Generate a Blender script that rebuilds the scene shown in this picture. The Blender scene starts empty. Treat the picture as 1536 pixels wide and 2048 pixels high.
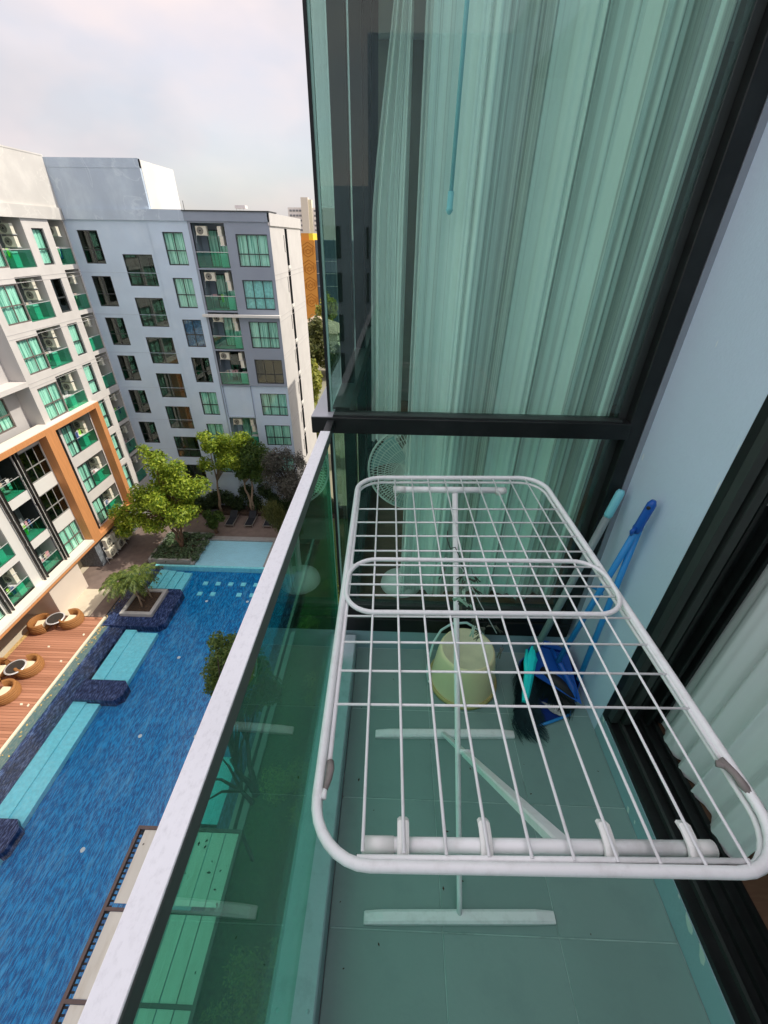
import bpy, math, random
import numpy as np
from mathutils import Vector, Matrix
random.seed(7); rng = np.random.default_rng(7)
sc = bpy.context.scene
COL = sc.collection

# ---------------------------------------------------------------- camera
cam = bpy.data.cameras.new('camera'); cam_o = bpy.data.objects.new('camera', cam); COL.objects.link(cam_o)
cam.sensor_fit = 'HORIZONTAL'; cam.sensor_width = 36.0; cam.lens = 838.41 / 1536 * 36
cam.clip_start = 0.02; cam.clip_end = 3000
Yc = Vector((31, 547, -838.41)).normalized()
Zc = Vector((-19*-1, 1284, 838.41)); Zc = Vector((19, 1284, 838.41)).normalized()
Zc = (Zc - Yc*(Yc @ Zc)).normalized(); Xc = Yc.cross(Zc)
M = Matrix((Xc, Yc, Zc)).to_4x4(); M.translation = Vector((0, 0, 1.5))
cam_o.matrix_world = M
sc.camera = cam_o

# ---------------------------------------------------------------- light
SUN_EL = math.radians(50); SUN_AZ_Y = 0.07          # the sun stands over +X, a touch towards +Y
sd = Vector((math.cos(SUN_EL), SUN_AZ_Y, math.sin(SUN_EL))).normalized()
sun = bpy.data.lights.new('sun', 'SUN'); sun.energy = 2.5; sun.angle = math.radians(0.5); sun.color = (1.0, 0.93, 0.82)
sun_o = bpy.data.objects.new('sun', sun); COL.objects.link(sun_o)
sun_o.rotation_euler = sd.to_track_quat('Z', 'Y').to_euler(); sun_o.location = (30, 0, 60)
w = bpy.data.worlds.new('World'); sc.world = w; w.use_nodes = True
nt = w.node_tree; nt.nodes.clear(); N = nt.nodes.new; L = nt.links.new
out = N('ShaderNodeOutputWorld'); sky = N('ShaderNodeTexSky'); sky.sky_type = 'NISHITA'; sky.sun_disc = False
sky.sun_elevation = SUN_EL; sky.sun_rotation = math.radians(90 - 4); sky.dust_density = 2.0; sky.air_density = 1.2
b1 = N('ShaderNodeBackground'); b1.inputs[1].default_value = 0.13; L(sky.outputs[0], b1.inputs[0])
b2 = N('ShaderNodeBackground'); b2.inputs[1].default_value = 0.50
tc = N('ShaderNodeTexCoord')                    # hazy sky: brighter overhead than at the horizon
sx = N('ShaderNodeSeparateXYZ'); L(tc.outputs['Generated'], sx.inputs[0])
z2 = N('ShaderNodeMath'); z2.operation = 'MULTIPLY'; L(sx.outputs[2], z2.inputs[0]); L(sx.outputs[2], z2.inputs[1])
z3 = N('ShaderNodeMath'); z3.operation = 'MULTIPLY_ADD'; z3.inputs[1].default_value = 0.50*1.15; z3.inputs[2].default_value = 0.50; L(z2.outputs[0], z3.inputs[0]); L(z3.outputs[0], b2.inputs[1])
mp = N('ShaderNodeMapping'); mp.inputs['Scale'].default_value = (1.3, 1.3, 2.6)
mp.inputs['Location'].default_value = (0.35, 0.2, 0.1)
nz = N('ShaderNodeTexNoise'); nz.inputs['Scale'].default_value = 1.7; nz.inputs['Detail'].default_value = 5; nz.inputs['Roughness'].default_value = 0.5
L(tc.outputs['Generated'], mp.inputs[0]); L(mp.outputs[0], nz.inputs[0])
cr = N('ShaderNodeValToRGB'); cr.color_ramp.elements[0].position = 0.40; cr.color_ramp.elements[0].color = (0.60,)*3+(1,)
cr.color_ramp.elements[1].position = 0.60; cr.color_ramp.elements[1].color = (0.97,)*3+(1,)
L(nz.outputs[0], cr.inputs[0])
cc = N('ShaderNodeValToRGB'); cc.color_ramp.elements[0].position = 0.40; cc.color_ramp.elements[0].color = (0.88, 0.855, 0.91, 1)
cc.color_ramp.elements[1].position = 0.6; cc.color_ramp.elements[1].color = (1.12, 0.985, 0.985, 1)
nz2 = N('ShaderNodeTexNoise'); nz2.inputs['Scale'].default_value = 2.4; nz2.inputs['Detail'].default_value = 4
L(mp.outputs[0], nz2.inputs[0]); L(nz2.outputs[0], cc.inputs[0]); L(cc.outputs[0], b2.inputs[0])
mx = N('ShaderNodeMixShader'); L(cr.outputs[0], mx.inputs[0]); L(b1.outputs[0], mx.inputs[1]); L(b2.outputs[0], mx.inputs[2]); L(mx.outputs[0], out.inputs[0])
vs = sc.view_settings; vs.view_transform = 'Standard'; vs.look = 'None'; vs.gamma = 1; vs.use_curve_mapping = False
vs.exposure = 0.72
sc.cycles.max_bounces = 12; sc.cycles.transparent_max_bounces = 24; sc.cycles.diffuse_bounces = 5
sc.cycles.glossy_bounces = 4

# ---------------------------------------------------------------- materials
def mat(name, col, rough=0.6, var=0.12, scale=6.0, bump=0.0, bscale=None, metal=0.0, col2=None, stretch=(1, 1, 1), spec=0.4,
        dirt=None, dirt_scale=2.0, dirt_amt=0.5, transl=0.0, island=False, rp=(0.3, 0.7), veins=None):
    m = bpy.data.materials.new(name); m.use_nodes = True; t = m.node_tree; n = t.nodes.new; l = t.links.new
    p = t.nodes['Principled BSDF']; p.inputs['Roughness'].default_value = rough; p.inputs['Metallic'].default_value = metal
    p.inputs['Specular IOR Level'].default_value = spec
    tc = n('ShaderNodeNewGeometry'); mp = n('ShaderNodeMapping'); mp.inputs['Scale'].default_value = stretch
    l(tc.outputs['Position'], mp.inputs[0])
    nz = n('ShaderNodeTexNoise'); nz.inputs['Scale'].default_value = scale; nz.inputs['Detail'].default_value = 6; l(mp.outputs[0], nz.inputs[0])
    r = n('ShaderNodeValToRGB'); r.color_ramp.elements[0].position, r.color_ramp.elements[1].position = rp
    c2 = col2 if col2 else tuple(min(1, c*(1+var)) for c in col)
    c1 = col if col2 else tuple(c*(1-var) for c in col)
    r.color_ramp.elements[0].color = (*c1, 1); r.color_ramp.elements[1].color = (*c2, 1)
    if island: l(tc.outputs['Random Per Island'], r.inputs[0]); r.color_ramp.elements[0].position = 0; r.color_ramp.elements[1].position = 1
    else: l(nz.outputs[0], r.inputs[0])
    last = r.outputs[0]
    if dirt:
        n2 = n('ShaderNodeTexNoise'); n2.inputs['Scale'].default_value = dirt_scale; n2.inputs['Detail'].default_value = 9; n2.inputs['Roughness'].default_value = 0.65
        l(mp.outputs[0], n2.inputs[0])
        r2 = n('ShaderNodeValToRGB'); r2.color_ramp.elements[0].position = 0.5; r2.color_ramp.elements[0].color = (0, 0, 0, 1)
        r2.color_ramp.elements[1].position = 0.72; r2.color_ramp.elements[1].color = (dirt_amt,)*3+(1,)
        l(n2.outputs[0], r2.inputs[0]); mxc = n('ShaderNodeMix'); mxc.data_type = 'RGBA'
        l(r2.outputs[0], mxc.inputs[0]); l(last, mxc.inputs[6]); mxc.inputs[7].default_value = (*dirt, 1); last = mxc.outputs[2]
    if veins:
        n4 = n('ShaderNodeTexNoise'); n4.inputs['Scale'].default_value = veins[1]; n4.inputs['Detail'].default_value = 7; n4.inputs['Distortion'].default_value = 0.8; l(mp.outputs[0], n4.inputs[0])
        s4 = n('ShaderNodeMath'); s4.operation = 'SUBTRACT'; s4.inputs[1].default_value = 0.5; l(n4.outputs[0], s4.inputs[0]); a4 = n('ShaderNodeMath'); a4.operation = 'ABSOLUTE'; l(s4.outputs[0], a4.inputs[0])
        r4 = n('ShaderNodeMapRange'); r4.inputs[1].default_value = 0.0; r4.inputs[2].default_value = 0.011; r4.inputs[3].default_value = veins[2]; r4.inputs[4].default_value = 0; l(a4.outputs[0], r4.inputs[0])
        x4 = n('ShaderNodeMix'); x4.data_type = 'RGBA'; l(r4.outputs[0], x4.inputs[0]); l(last, x4.inputs[6]); x4.inputs[7].default_value = (*veins[0], 1); last = x4.outputs[2]
    l(last, p.inputs['Base Color'])
    if bump:
        n3 = n('ShaderNodeTexNoise'); n3.inputs['Scale'].default_value = bscale or scale*4; n3.inputs['Detail'].default_value = 4
        l(mp.outputs[0], n3.inputs[0]); bp = n('ShaderNodeBump'); bp.inputs['Strength'].default_value = bump; bp.inputs['Distance'].default_value = 0.01
        l(n3.outputs[0], bp.inputs['Height']); l(bp.outputs[0], p.inputs['Normal'])
    if transl:
        tr = n('ShaderNodeBsdfTranslucent'); l(last, tr.inputs[0]); ms = n('ShaderNodeMixShader'); ms.inputs[0].default_value = transl
        l(p.outputs[0], ms.inputs[1]); l(tr.outputs[0], ms.inputs[2]); l(ms.outputs[0], t.nodes['Material Output'].inputs[0])
    return m

def glass(name, tint, refl=1.0, rough=0.0, f0=0.04, dirt=0.0):
    m = bpy.data.materials.new(name); m.use_nodes = True; t = m.node_tree; t.nodes.clear(); n = t.nodes.new; l = t.links.new
    o = n('ShaderNodeOutputMaterial'); tr = n('ShaderNodeBsdfTransparent'); tr.inputs[0].default_value = (*tint, 1)
    g = n('ShaderNodeBsdfGlossy'); g.inputs['Roughness'].default_value = rough; g.inputs[0].default_value = (1, 1, 1, 1)
    lw = n('ShaderNodeLayerWeight'); lw.inputs[0].default_value = 0.5
    pw = n('ShaderNodeMath'); pw.operation = 'POWER'; pw.inputs[1].default_value = 5; l(lw.outputs['Facing'], pw.inputs[0])
    ml = n('ShaderNodeMath'); ml.operation = 'MULTIPLY_ADD'; ml.inputs[1].default_value = (0.9-f0)*refl; ml.inputs[2].default_value = f0*refl
    l(pw.outputs[0], ml.inputs[0]); ms = n('ShaderNodeMixShader'); l(ml.outputs[0], ms.inputs[0]); l(tr.outputs[0], ms.inputs[1]); l(g.outputs[0], ms.inputs[2])
    last = ms
    if dirt:
        d = n('ShaderNodeBsdfDiffuse'); d.inputs[0].default_value = (0.6, 0.62, 0.6, 1)
        ge = n('ShaderNodeNewGeometry'); nz = n('ShaderNodeTexNoise'); nz.inputs['Scale'].default_value = 4; nz.inputs['Detail'].default_value = 8
        l(ge.outputs['Position'], nz.inputs[0]); r = n('ShaderNodeMapRange'); r.inputs[1].default_value = 0.45; r.inputs[2].default_value = 0.8
        r.inputs[3].default_value = 0; r.inputs[4].default_value = dirt; l(nz.outputs[0], r.inputs[0])
        m2 = n('ShaderNodeMixShader'); l(r.outputs[0], m2.inputs[0]); l(ms.outputs[0], m2.inputs[1]); l(d.outputs[0], m2.inputs[2]); last = m2
    l(last.outputs[0], o.inputs[0]); return m

M_ = {}
M_['far_wall'] = mat('blue_grey_paint', (0.56, 0.67, 0.78), 0.8, 0.05, 0.6, dirt=(0.72, 0.80, 0.86), dirt_scale=0.5, dirt_amt=0.4)
M_['dark_bay'] = mat('slate_paint', (0.30, 0.34, 0.40), 0.8, 0.05, 0.6)
M_['parapet'] = mat('weathered_grey_render', (0.46, 0.54, 0.62), 0.85, 0.08, 0.5, dirt=(0.70, 0.80, 0.84), dirt_scale=0.55, dirt_amt=0.5, stretch=(1, 1, 0.6), veins=((0.72, 0.80, 0.84), 0.42, 0.42))
M_['left_parapet'] = mat('weathered_pale_render', (0.60, 0.575, 0.53), 0.85, 0.07, 0.5, dirt=(0.78, 0.75, 0.68), dirt_scale=0.5, dirt_amt=0.5, veins=((0.84, 0.81, 0.74), 0.42, 0.35))
M_['left_wall'] = mat('pale_render', (0.64, 0.605, 0.565), 0.85, 0.05, 1.2, dirt=(0.58, 0.54, 0.50), dirt_scale=1.0, dirt_amt=0.35)
M_['grey_bulk'] = mat('mid_grey_render', (0.50, 0.48, 0.465), 0.85, 0.04, 1.0)
M_['end_wall'] = mat('end_wall_render', (0.60, 0.575, 0.545), 0.85, 0.04, 0.8, dirt=(0.42, 0.40, 0.38), dirt_scale=0.7, dirt_amt=0.3)
M_['white'] = mat('white_render', (0.72, 0.70, 0.65), 0.8, 0.03, 1.0)
M_['orange'] = mat('orange_timber_cladding', (0.62, 0.27, 0.10), 0.7, 0.10, 3.0, stretch=(6, 6, 0.4))
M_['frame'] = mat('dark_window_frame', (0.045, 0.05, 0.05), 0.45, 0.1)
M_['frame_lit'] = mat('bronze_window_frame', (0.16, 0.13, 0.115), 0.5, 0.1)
M_['bal_back'] = mat('balcony_back_painted_shade', (0.20, 0.215, 0.225), 0.85, 0.1, 2)  # shade of the balcony recess put into the back wall colour
M_['mid'] = mat('mid_grey_frame', (0.30, 0.29, 0.27), 0.5, 0.05)
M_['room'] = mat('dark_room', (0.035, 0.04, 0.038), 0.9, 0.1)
M_['far_curtain'] = mat('mint_curtain_fold_shade', (0.26, 0.46, 0.40), 0.9, 0.12, 6, stretch=(1.6, 1.6, 0.05), rp=(0.40, 0.52), col2=(0.90, 1.0, 0.92), transl=0.08)  # dark vertical stripes paint the shade of the curtain folds
M_['far_glass'] = glass('far_window_glass', (0.84, 0.985, 0.94), 1.0, 0.0, 0.04)
M_['dark_glass'] = glass('dark_window_glass', (0.55, 0.66, 0.60), 0.7, 0.0, 0.08)
M_['bal_glass'] = glass('green_balustrade_glass', (0.42, 0.84, 0.71), 1.0, 0.0, 0.05)
M_['chrome'] = mat('pale_metal_rail', (0.75, 0.75, 0.73), 0.35, 0.03, metal=0.4)
M_['ac'] = mat('condenser_casing', (0.76, 0.72, 0.58), 0.6, 0.04)
M_['black'] = mat('black_grille', (0.02, 0.02, 0.022), 0.6, 0.1)
M_['post'] = mat('black_brown_steel', (0.014, 0.011, 0.010), 0.35, 0.1)

# ---------------------------------------------------------------- mesh helpers
class MB:
    def __init__(s): s.v = []; s.f = []; s.m = []; s.mats = []; s.sm = []
    def mi(s, m):
        if m not in s.mats: s.mats.append(m)
        return s.mats.index(m)
    def add(s, vs, fs, m, smooth=False):
        b = len(s.v); s.v += [tuple(v) for v in vs]; k = s.mi(m)
        for f in fs: s.f.append(tuple(b+i for i in f)); s.m.append(k); s.sm.append(smooth)
    def box(s, x0, x1, y0, y1, z0, z1, m):
        if x0 > x1: x0, x1 = x1, x0
        if y0 > y1: y0, y1 = y1, y0
        if z0 > z1: z0, z1 = z1, z0
        s.add([(x0,y0,z0),(x1,y0,z0),(x1,y1,z0),(x0,y1,z0),(x0,y0,z1),(x1,y0,z1),(x1,y1,z1),(x0,y1,z1)],
              [(0,3,2,1),(4,5,6,7),(0,1,5,4),(1,2,6,5),(2,3,7,6),(3,0,4,7)], m)
    def bbox(s, x0, x1, y0, y1, z0, z1, m, b=0.002):      # box with bevelled (chamfered) edges
        if x0 > x1: x0, x1 = x1, x0
        if y0 > y1: y0, y1 = y1, y0
        if z0 > z1: z0, z1 = z1, z0
        vs = []; idx = {}
        for sx in (0, 1):
            for sy in (0, 1):
                for sz in (0, 1):
                    X = (x0, x1)[sx]; Y = (y0, y1)[sy]; Z = (z0, z1)[sz]; dx = b*(1-2*sx); dy = b*(1-2*sy); dz = b*(1-2*sz)
                    for ax, p in enumerate(((X, Y+dy, Z+dz), (X+dx, Y, Z+dz), (X+dx, Y+dy, Z))):
                        idx[(sx, sy, sz, ax)] = len(vs); vs.append(p)
        g = lambda a, b_, c, ax: idx[(a, b_, c, ax)]
        fs = []
        for k in (0, 1):
            fs += [tuple(g(k, a, b_, 0) for a, b_ in ((0,0),(1,0),(1,1),(0,1))), tuple(g(a, k, b_, 1) for a, b_ in ((0,0),(1,0),(1,1),(0,1))), tuple(g(a, b_, k, 2) for a, b_ in ((0,0),(1,0),(1,1),(0,1)))]
        for a in (0, 1):
            for c in (0, 1):
                fs += [(g(0,a,c,1), g(1,a,c,1), g(1,a,c,2), g(0,a,c,2)), (g(a,0,c,0), g(a,1,c,0), g(a,1,c,2), g(a,0,c,2)), (g(a,c,0,0), g(a,c,1,0), g(a,c,1,1), g(a,c,0,1))]
                for d in (0, 1): fs.append((g(a,c,d,0), g(a,c,d,1), g(a,c,d,2)))
        s.add(vs, fs, m)
    def tube(s, pts, r, m, n=8, closed=False, caps=True, flat=None):
        pts = [Vector(p) for p in pts]; k = len(pts); rs = r if isinstance(r, (list, tuple)) else [r]*k
        ring = []; vs = []; up = None
        for i, p in enumerate(pts):
            if closed: t = (pts[(i+1) % k] - pts[i-1])
            else: t = pts[min(i+1, k-1)] - pts[max(i-1, 0)]
            t.normalize()
            if up is None:
                a = Vector((0, 0, 1)) if abs(t.z) < 0.9 else Vector((1, 0, 0)); up = (a - t*(a @ t)).normalized()
            else: up = (up - t*(up @ t)).normalized()
            sd_ = t.cross(up)
            for j in range(n):
                an = 2*math.pi*j/n
                vs.append(p + up*(math.sin(an)*rs[i]*(flat or 1)) + sd_*(math.cos(an)*rs[i]))
        fs = []
        for i in range(k if closed else k-1):
            a = i*n; b = ((i+1) % k)*n
            for j in range(n): fs.append((a+j, a+(j+1) % n, b+(j+1) % n, b+j))
        if caps and not closed: fs.append(tuple(range(n-1, -1, -1))); fs.append(tuple((k-1)*n+j for j in range(n)))
        s.add(vs, fs, m, True)
    def lathe(s, prof, c, m, n=24, axis=None, ang=(0, 2*math.pi)):
        vs = []; fs = []; full = abs(ang[1]-ang[0]-2*math.pi) < 1e-4; nn = n if full else n+1
        for r, h in prof:
            for j in range(nn):
                a = ang[0] + (ang[1]-ang[0])*j/n
                p = Vector((r*math.cos(a), r*math.sin(a), h))
                if axis is not None: p = axis @ p
                vs.append(p + Vector(c))
        for i in range(len(prof)-1):
            for j in range(n if full else n): 
                j2 = (j+1) % nn if full else j+1
                fs.append((i*nn+j, i*nn+j2, (i+1)*nn+j2, (i+1)*nn+j))
        s.add(vs, fs, m, True)
    def sheet(s, P, nu, nv, m, smooth=True):
        vs = [P(i/nu, j/nv) for j in range(nv+1) for i in range(nu+1)]
        fs = [(j*(nu+1)+i, j*(nu+1)+i+1, (j+1)*(nu+1)+i+1, (j+1)*(nu+1)+i) for j in range(nv) for i in range(nu)]
        s.add(vs, fs, m, smooth)
    def mesh(s, name, off=(0, 0, 0)):
        me = bpy.data.meshes.new(name); o = Vector(off)
        me.from_pydata([tuple(Vector(v)-o) for v in s.v], [], s.f)
        for m in s.mats: me.materials.append(m)
        me.polygons.foreach_set('material_index', s.m); me.polygons.foreach_set('use_smooth', s.sm); me.update(); return me
    def build(s, name, parent=None, kind=None, label=None):
        off = parent.matrix_world.translation if parent else (0, 0, 0)
        return link(name, s.mesh(name, wloc(parent) if parent else (0, 0, 0)), parent, kind=kind, label=label)

def wloc(o):
    v = Vector((0, 0, 0))
    while o: v = v + o.location; o = o.parent
    return v
def link(name, me, parent=None, loc=None, kind=None, label=None):
    o = bpy.data.objects.new(name, me); COL.objects.link(o)
    if parent: o.parent = parent
    if loc is not None: o.location = Vector(loc) - (wloc(parent) if parent else Vector((0, 0, 0)))
    if kind: o['kind'] = kind
    if label: o['label'] = label
    return o
def tag(o, label, cat, group=None):
    o['label'] = label; o['category'] = cat
    if group: o['group'] = group
    return o
def thing(name, loc, label, cat, group=None):
    o = bpy.data.objects.new(name, None); COL.objects.link(o); o.location = loc; o.empty_display_size = 0.2
    return tag(o, label, cat, group)
def copy_tree(o, parent=None, loc=None, label=None):
    c = o.copy(); COL.objects.link(c); c.parent = parent
    if loc is not None: c.location = loc
    if label: c['label'] = label
    for ch in list(o.children):
        copy_tree(ch, c)
    return c

def rrect(x0, x1, y0, y1, z, r, n=6):                 # rounded rectangle path
    pts = []
    for cx, cy, a0 in ((x1-r, y1-r, 0), (x0+r, y1-r, 90), (x0+r, y0+r, 180), (x1-r, y0+r, 270)):
        for i in range(n+1):
            a = math.radians(a0 + 90*i/n); pts.append((cx+r*math.cos(a), cy+r*math.sin(a), z))
    return pts

# ================================================================ GROUND AND POOL COURT
G = -22.0
M_['pave'] = mat('beige_paving', (0.60, 0.53, 0.40), 0.85, 0.10, 1.5, dirt=(0.42, 0.38, 0.3), dirt_scale=1.5, dirt_amt=0.4)
M_['brown_pave'] = mat('brown_paving', (0.20, 0.15, 0.125), 0.85, 0.15, 2.0)
M_['ground'] = mat('dry_city_ground', (0.24, 0.23, 0.16), 0.95, 0.25, 0.05, dirt=(0.08, 0.12, 0.04), dirt_scale=0.05, dirt_amt=0.9)
M_['cream'] = mat('cream_kerb', (0.72, 0.66, 0.50), 0.8, 0.06, 2)
M_['kerb'] = mat('grey_granite_kerb', (0.34, 0.33, 0.31), 0.8, 0.08, 3)
M_['turq'] = mat('turquoise_mosaic', (0.24, 0.74, 0.80), 0.35, 0.10, 5.0, dirt=(0.40, 0.86, 0.90), dirt_scale=6, dirt_amt=0.5)
M_['pale_turq'] = mat('pale_turquoise_mosaic', (0.50, 0.78, 0.84), 0.35, 0.06, 3.0, dirt=(0.5, 0.75, 0.8), dirt_scale=3, dirt_amt=0.5, stretch=(0.6, 2, 1))
M_['blue'] = mat('pool_blue_mosaic_with_glints', (0.001, 0.09, 0.27), 0.3, 0.2, 2.1, rp=(0.42, 0.60), col2=(0.004, 0.28, 0.58), stretch=(9, 1.6, 1), dirt=(0.14, 0.44, 0.66), dirt_scale=0.4, dirt_amt=0.6)  # mosaic variation, with ripple highlights and sky sheen painted in as pale streaks
M_['navy'] = mat('navy_mosaic_with_glints', (0.003, 0.012, 0.055), 0.3, 0.2, 1.6, rp=(0.42, 0.62), col2=(0.018, 0.045, 0.17), stretch=(10, 2.2, 1), dirt=(0.30, 0.38, 0.55), dirt_scale=1.6, dirt_amt=0.6)  # whitish glints on the water are painted into this tile colour
M_['teal_edge'] = mat('overflow_channel', (0.05, 0.12, 0.14), 0.5, 0.3, 3.0, col2=(0.12, 0.18, 0.16), stretch=(4, 2, 1), dirt=(0.30, 0.27, 0.20), dirt_scale=2.5, dirt_amt=0.6)
M_['soil'] = mat('dark_soil', (0.055, 0.038, 0.028), 0.95, 0.4, 4, bump=0.6, dirt=(0.22, 0.12, 0.05), dirt_scale=9, dirt_amt=0.6)
M_['grass'] = mat('lawn', (0.05, 0.10, 0.025), 0.95, 0.4, 6, bump=1.0, dirt=(0.13, 0.20, 0.05), dirt_scale=5, dirt_amt=0.8)

def struct(name, mb): return mb.build(name, None, kind='structure')
g = MB(); g.box(-1500, 1500, -900, 2500, G-3.2, G-2.2, M_['ground']); struct('ground', g)
g = MB()
for x0, x1, y0, y1 in ((-60, -25.4, -30, 46), (-25.4, -20.9, 20.9, 34.4), (-20.9, -17.0, 31.2, 36.2), (-25.4, -20.9, -30, 5.0)):
    g.box(x0, x1, y0, y1, G-0.6, G-0.01, M_['pave'] if y1 < 24 or x1 < -25 else M_['brown_pave'])
struct('courtyard_paving', g)
g = MB(); g.box(-25.4, -22.0, 20.905, 23.7, G-0.01, G+0.012, M_['pave']); struct('garden_path', g)
g = MB(); g.box(-17.0, -5.8, 31.05, 36.3, G-0.6, G+0.0, M_['brown_pave']); struct('lounger_terrace', g)
g = MB(); g.box(-22.0, -21.0, 20.9, 27.2, G-0.3, G-0.06, M_['teal_edge']); g.box(-20.75, -20.15, -12, 20.9, G-0.3, G-0.06, M_['teal_edge']); struct('overflow_channel', g)
g = MB(); g.box(-20.9, -20.75, -12, 20.9, G-0.3, G+0.03, M_['cream']); struct('deck_kerb', g)
# pool shell
g = MB(); g.box(-20.15, -7.3, -12, 26.7, G-0.9, G-0.5, M_['blue']); g.box(-20.15, -18.92, -12, 23.4, G-0.5, G-0.09, M_['navy']); g.box(-21.0, -20.15, 20.9, 26.7, G-0.5, G-0.09, M_['navy'])
g.box(-20.15, -19.35, 23.4, 26.7, G-0.5, G-0.09, M_['navy']); g.box(-7.95, -7.35, -12, 26.7, G-0.5, G-0.085, M_['navy'])
struct('pool_basin', g)
g = MB()                                            # step bands along the left side of the pool
g.box(-18.92, -18.1, -12, 14.4, G-0.5, G-0.13, M_['turq']); g.box(-18.1, -17.28, -12, 14.3, G-0.5, G-0.2, M_['turq'])
g.box(-18.75, -17.97, 15.7, 19.9, G-0.5, G-0.12, M_['turq']); g.box(-17.97, -16.42, 15.7, 19.75, G-0.5, G-0.2, M_['turq'])
for i in range(4): g.box(-19.33+i*0.68+(0.02 if i else 0), -19.33+(i+1)*0.68-0.03, 23.95, 26.35-0.05*i, G-0.5, G-0.11-0.045*i, M_['turq'])
for cy in (11.4, 8.3): g.box(-8.9, -7.95, cy-3.2 if cy > 9 else 5.0, cy+0.1, G-0.5, G-0.16, M_['turq'])
struct('pool_steps', g)
g = MB(); g.box(-16.75, -10.85, 26.95, 30.5, G-0.5, G-0.10, M_['pale_turq']); g.box(-20.0, -10.6, 26.72, 26.94, G-0.6, G-0.03, M_['turq']); struct('paddling_pool_floor', g)
g = MB()
g.box(-17.05, -16.77, 26.95, 31.05, G-0.6, G+0.12, M_['kerb']); g.box(-16.77, -10.6, 30.52, 31.04, G-0.6, G+0.05, M_['kerb']); g.box(-10.83, -10.6, 26.95, 30.5, G-0.6, G+0.05, M_['kerb'])
g.box(-7.3, -7.1, -12, 31, G-0.6, G+0.1, M_['kerb']); g.box(-6.9, -6.6, -12, 20, G-0.6, G+0.14, M_['kerb'])
struct('pool_kerb', g)
g = MB()
for i in range(5):
    g.box(-15.36+i*1.045, -14.98+i*1.045, 25.02, 25.4, G-0.5, G-0.42, M_['turq'])
    if i != 2: g.box(-15.36+i*1.05, -14.98+i*1.05, 23.82, 24.2, G-0.5, G-0.42, M_['turq'])
struct('pool_floor_lights', g)
dm_ = MB(); dm_.lathe([(0.0, 0.02), (0.09, 0.018), (0.11, 0.0)], (0, 0, 0), M_['white'], 12); dme = dm_.mesh('pool_light')
PB = bpy.data.objects['pool_basin']
for x, y in ((-14.35,23.28),(-11.15,23.36),(-14.2,18.0),(-14.05,12.64),(-10.87,12.74),(-13.96,7.31),(-14.0,2.2),(-10.9,18.1)): link('pool_light', dme, PB, loc=(x, y, G-0.5))
# water: thin rippled surface
m = glass('pool_water', (0.86, 0.96, 1.0), 0.7, 0.14, 0.03); t = m.node_tree; n = t.nodes.new; l = t.links.new
ge = n('ShaderNodeNewGeometry'); mp = n('ShaderNodeMapping'); mp.inputs['Scale'].default_value = (16, 3.2, 1); mp.inputs['Rotation'].default_value = (0, 0, 0.06)
nz = n('ShaderNodeTexNoise'); nz.inputs['Scale'].default_value = 1.6; nz.inputs['Detail'].default_value = 5; bp = n('ShaderNodeBump'); bp.inputs['Strength'].default_value = 1.0; bp.inputs['Distance'].default_value = 0.05
l(ge.outputs['Position'], mp.inputs[0]); l(mp.outputs[0], nz.inputs[0]); l(nz.outputs[0], bp.inputs['Height'])
for nd in t.nodes:
    if nd.bl_idname in ('ShaderNodeBsdfGlossy', 'ShaderNodeLayerWeight'): l(bp.outputs[0], nd.inputs['Normal'])
M_['water'] = m
g = MB(); g.add([(-20.15,-12,G-0.06),(-7.3,-12,G-0.06),(-7.3,26.7,G-0.06),(-20.15,26.7,G-0.06)], [(0,1,2,3)], m)
g.add([(-21.0,20.9,G-0.06),(-20.15,20.9,G-0.06),(-20.15,26.7,G-0.06),(-21.0,26.7,G-0.06)], [(0,1,2,3)], m)
g.add([(-16.77,26.96,G-0.045),(-10.83,26.96,G-0.045),(-10.83,30.5,G-0.045),(-16.77,30.5,G-0.045)], [(0,1,2,3)], m)
struct('pool_water', g)

# raised navy blocks in the pool
def block(x0, x1, y0, y1, h, label):
    g = MB(); c = 0.35
    p = [(x0,y0),(x1-c,y0),(x1,y0+c),(x1,y1-c),(x1-c,y1),(x0,y1)]
    k = len(p); vs = [(a,b,G-0.5) for a,b in p]+[(a,b,G+h) for a,b in p]
    g.add(vs, [tuple(range(k, 2*k))]+[(i,(i+1)%k,(i+1)%k+k,i+k) for i in range(k)], M_['navy'])
    return tag(g.build('pool_platform'), label, 'platform', 'tiled platforms in the pool')
block(-20.55, -16.2, 20.1, 23.93, 0.06, 'dark blue tiled platform in the pool carrying the square palm planter')
block(-19.0, -16.05, 14.35, 15.72, 0.10, 'dark blue tiled platform between the two turquoise step bands')
block(-19.0, -17.1, 6.6, 8.2, 0.10, 'dark blue tiled platform at the near end of the long turquoise steps')

# palm planter
pl = thing('square_planter', (-18.55, 22.3, G+0.06), 'square grey stone planter full of soil on the pool platform', 'planter')
g = MB()
for x0,x1,y0,y1 in ((-19.72,-17.33,20.95,21.22),(-19.72,-17.33,23.32,23.6),(-19.72,-19.45,21.22,23.32),(-17.6,-17.33,21.22,23.32)):
    g.bbox(x0, x1, y0, y1, G+0.06, G+0.36, M_['kerb'] if False else M_['white'] if False else mat('planter_stone', (0.44,0.43,0.41), 0.7, 0.05, 3) if 'ps' not in M_ else M_['ps'], 0.02)
    M_['ps'] = g.mats[0]
g.build('rim', pl)
g = MB(); g.box(-19.45,-17.6,21.22,23.32,G+0.062,G+0.24,M_['soil']); g.build('soil', pl)

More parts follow.
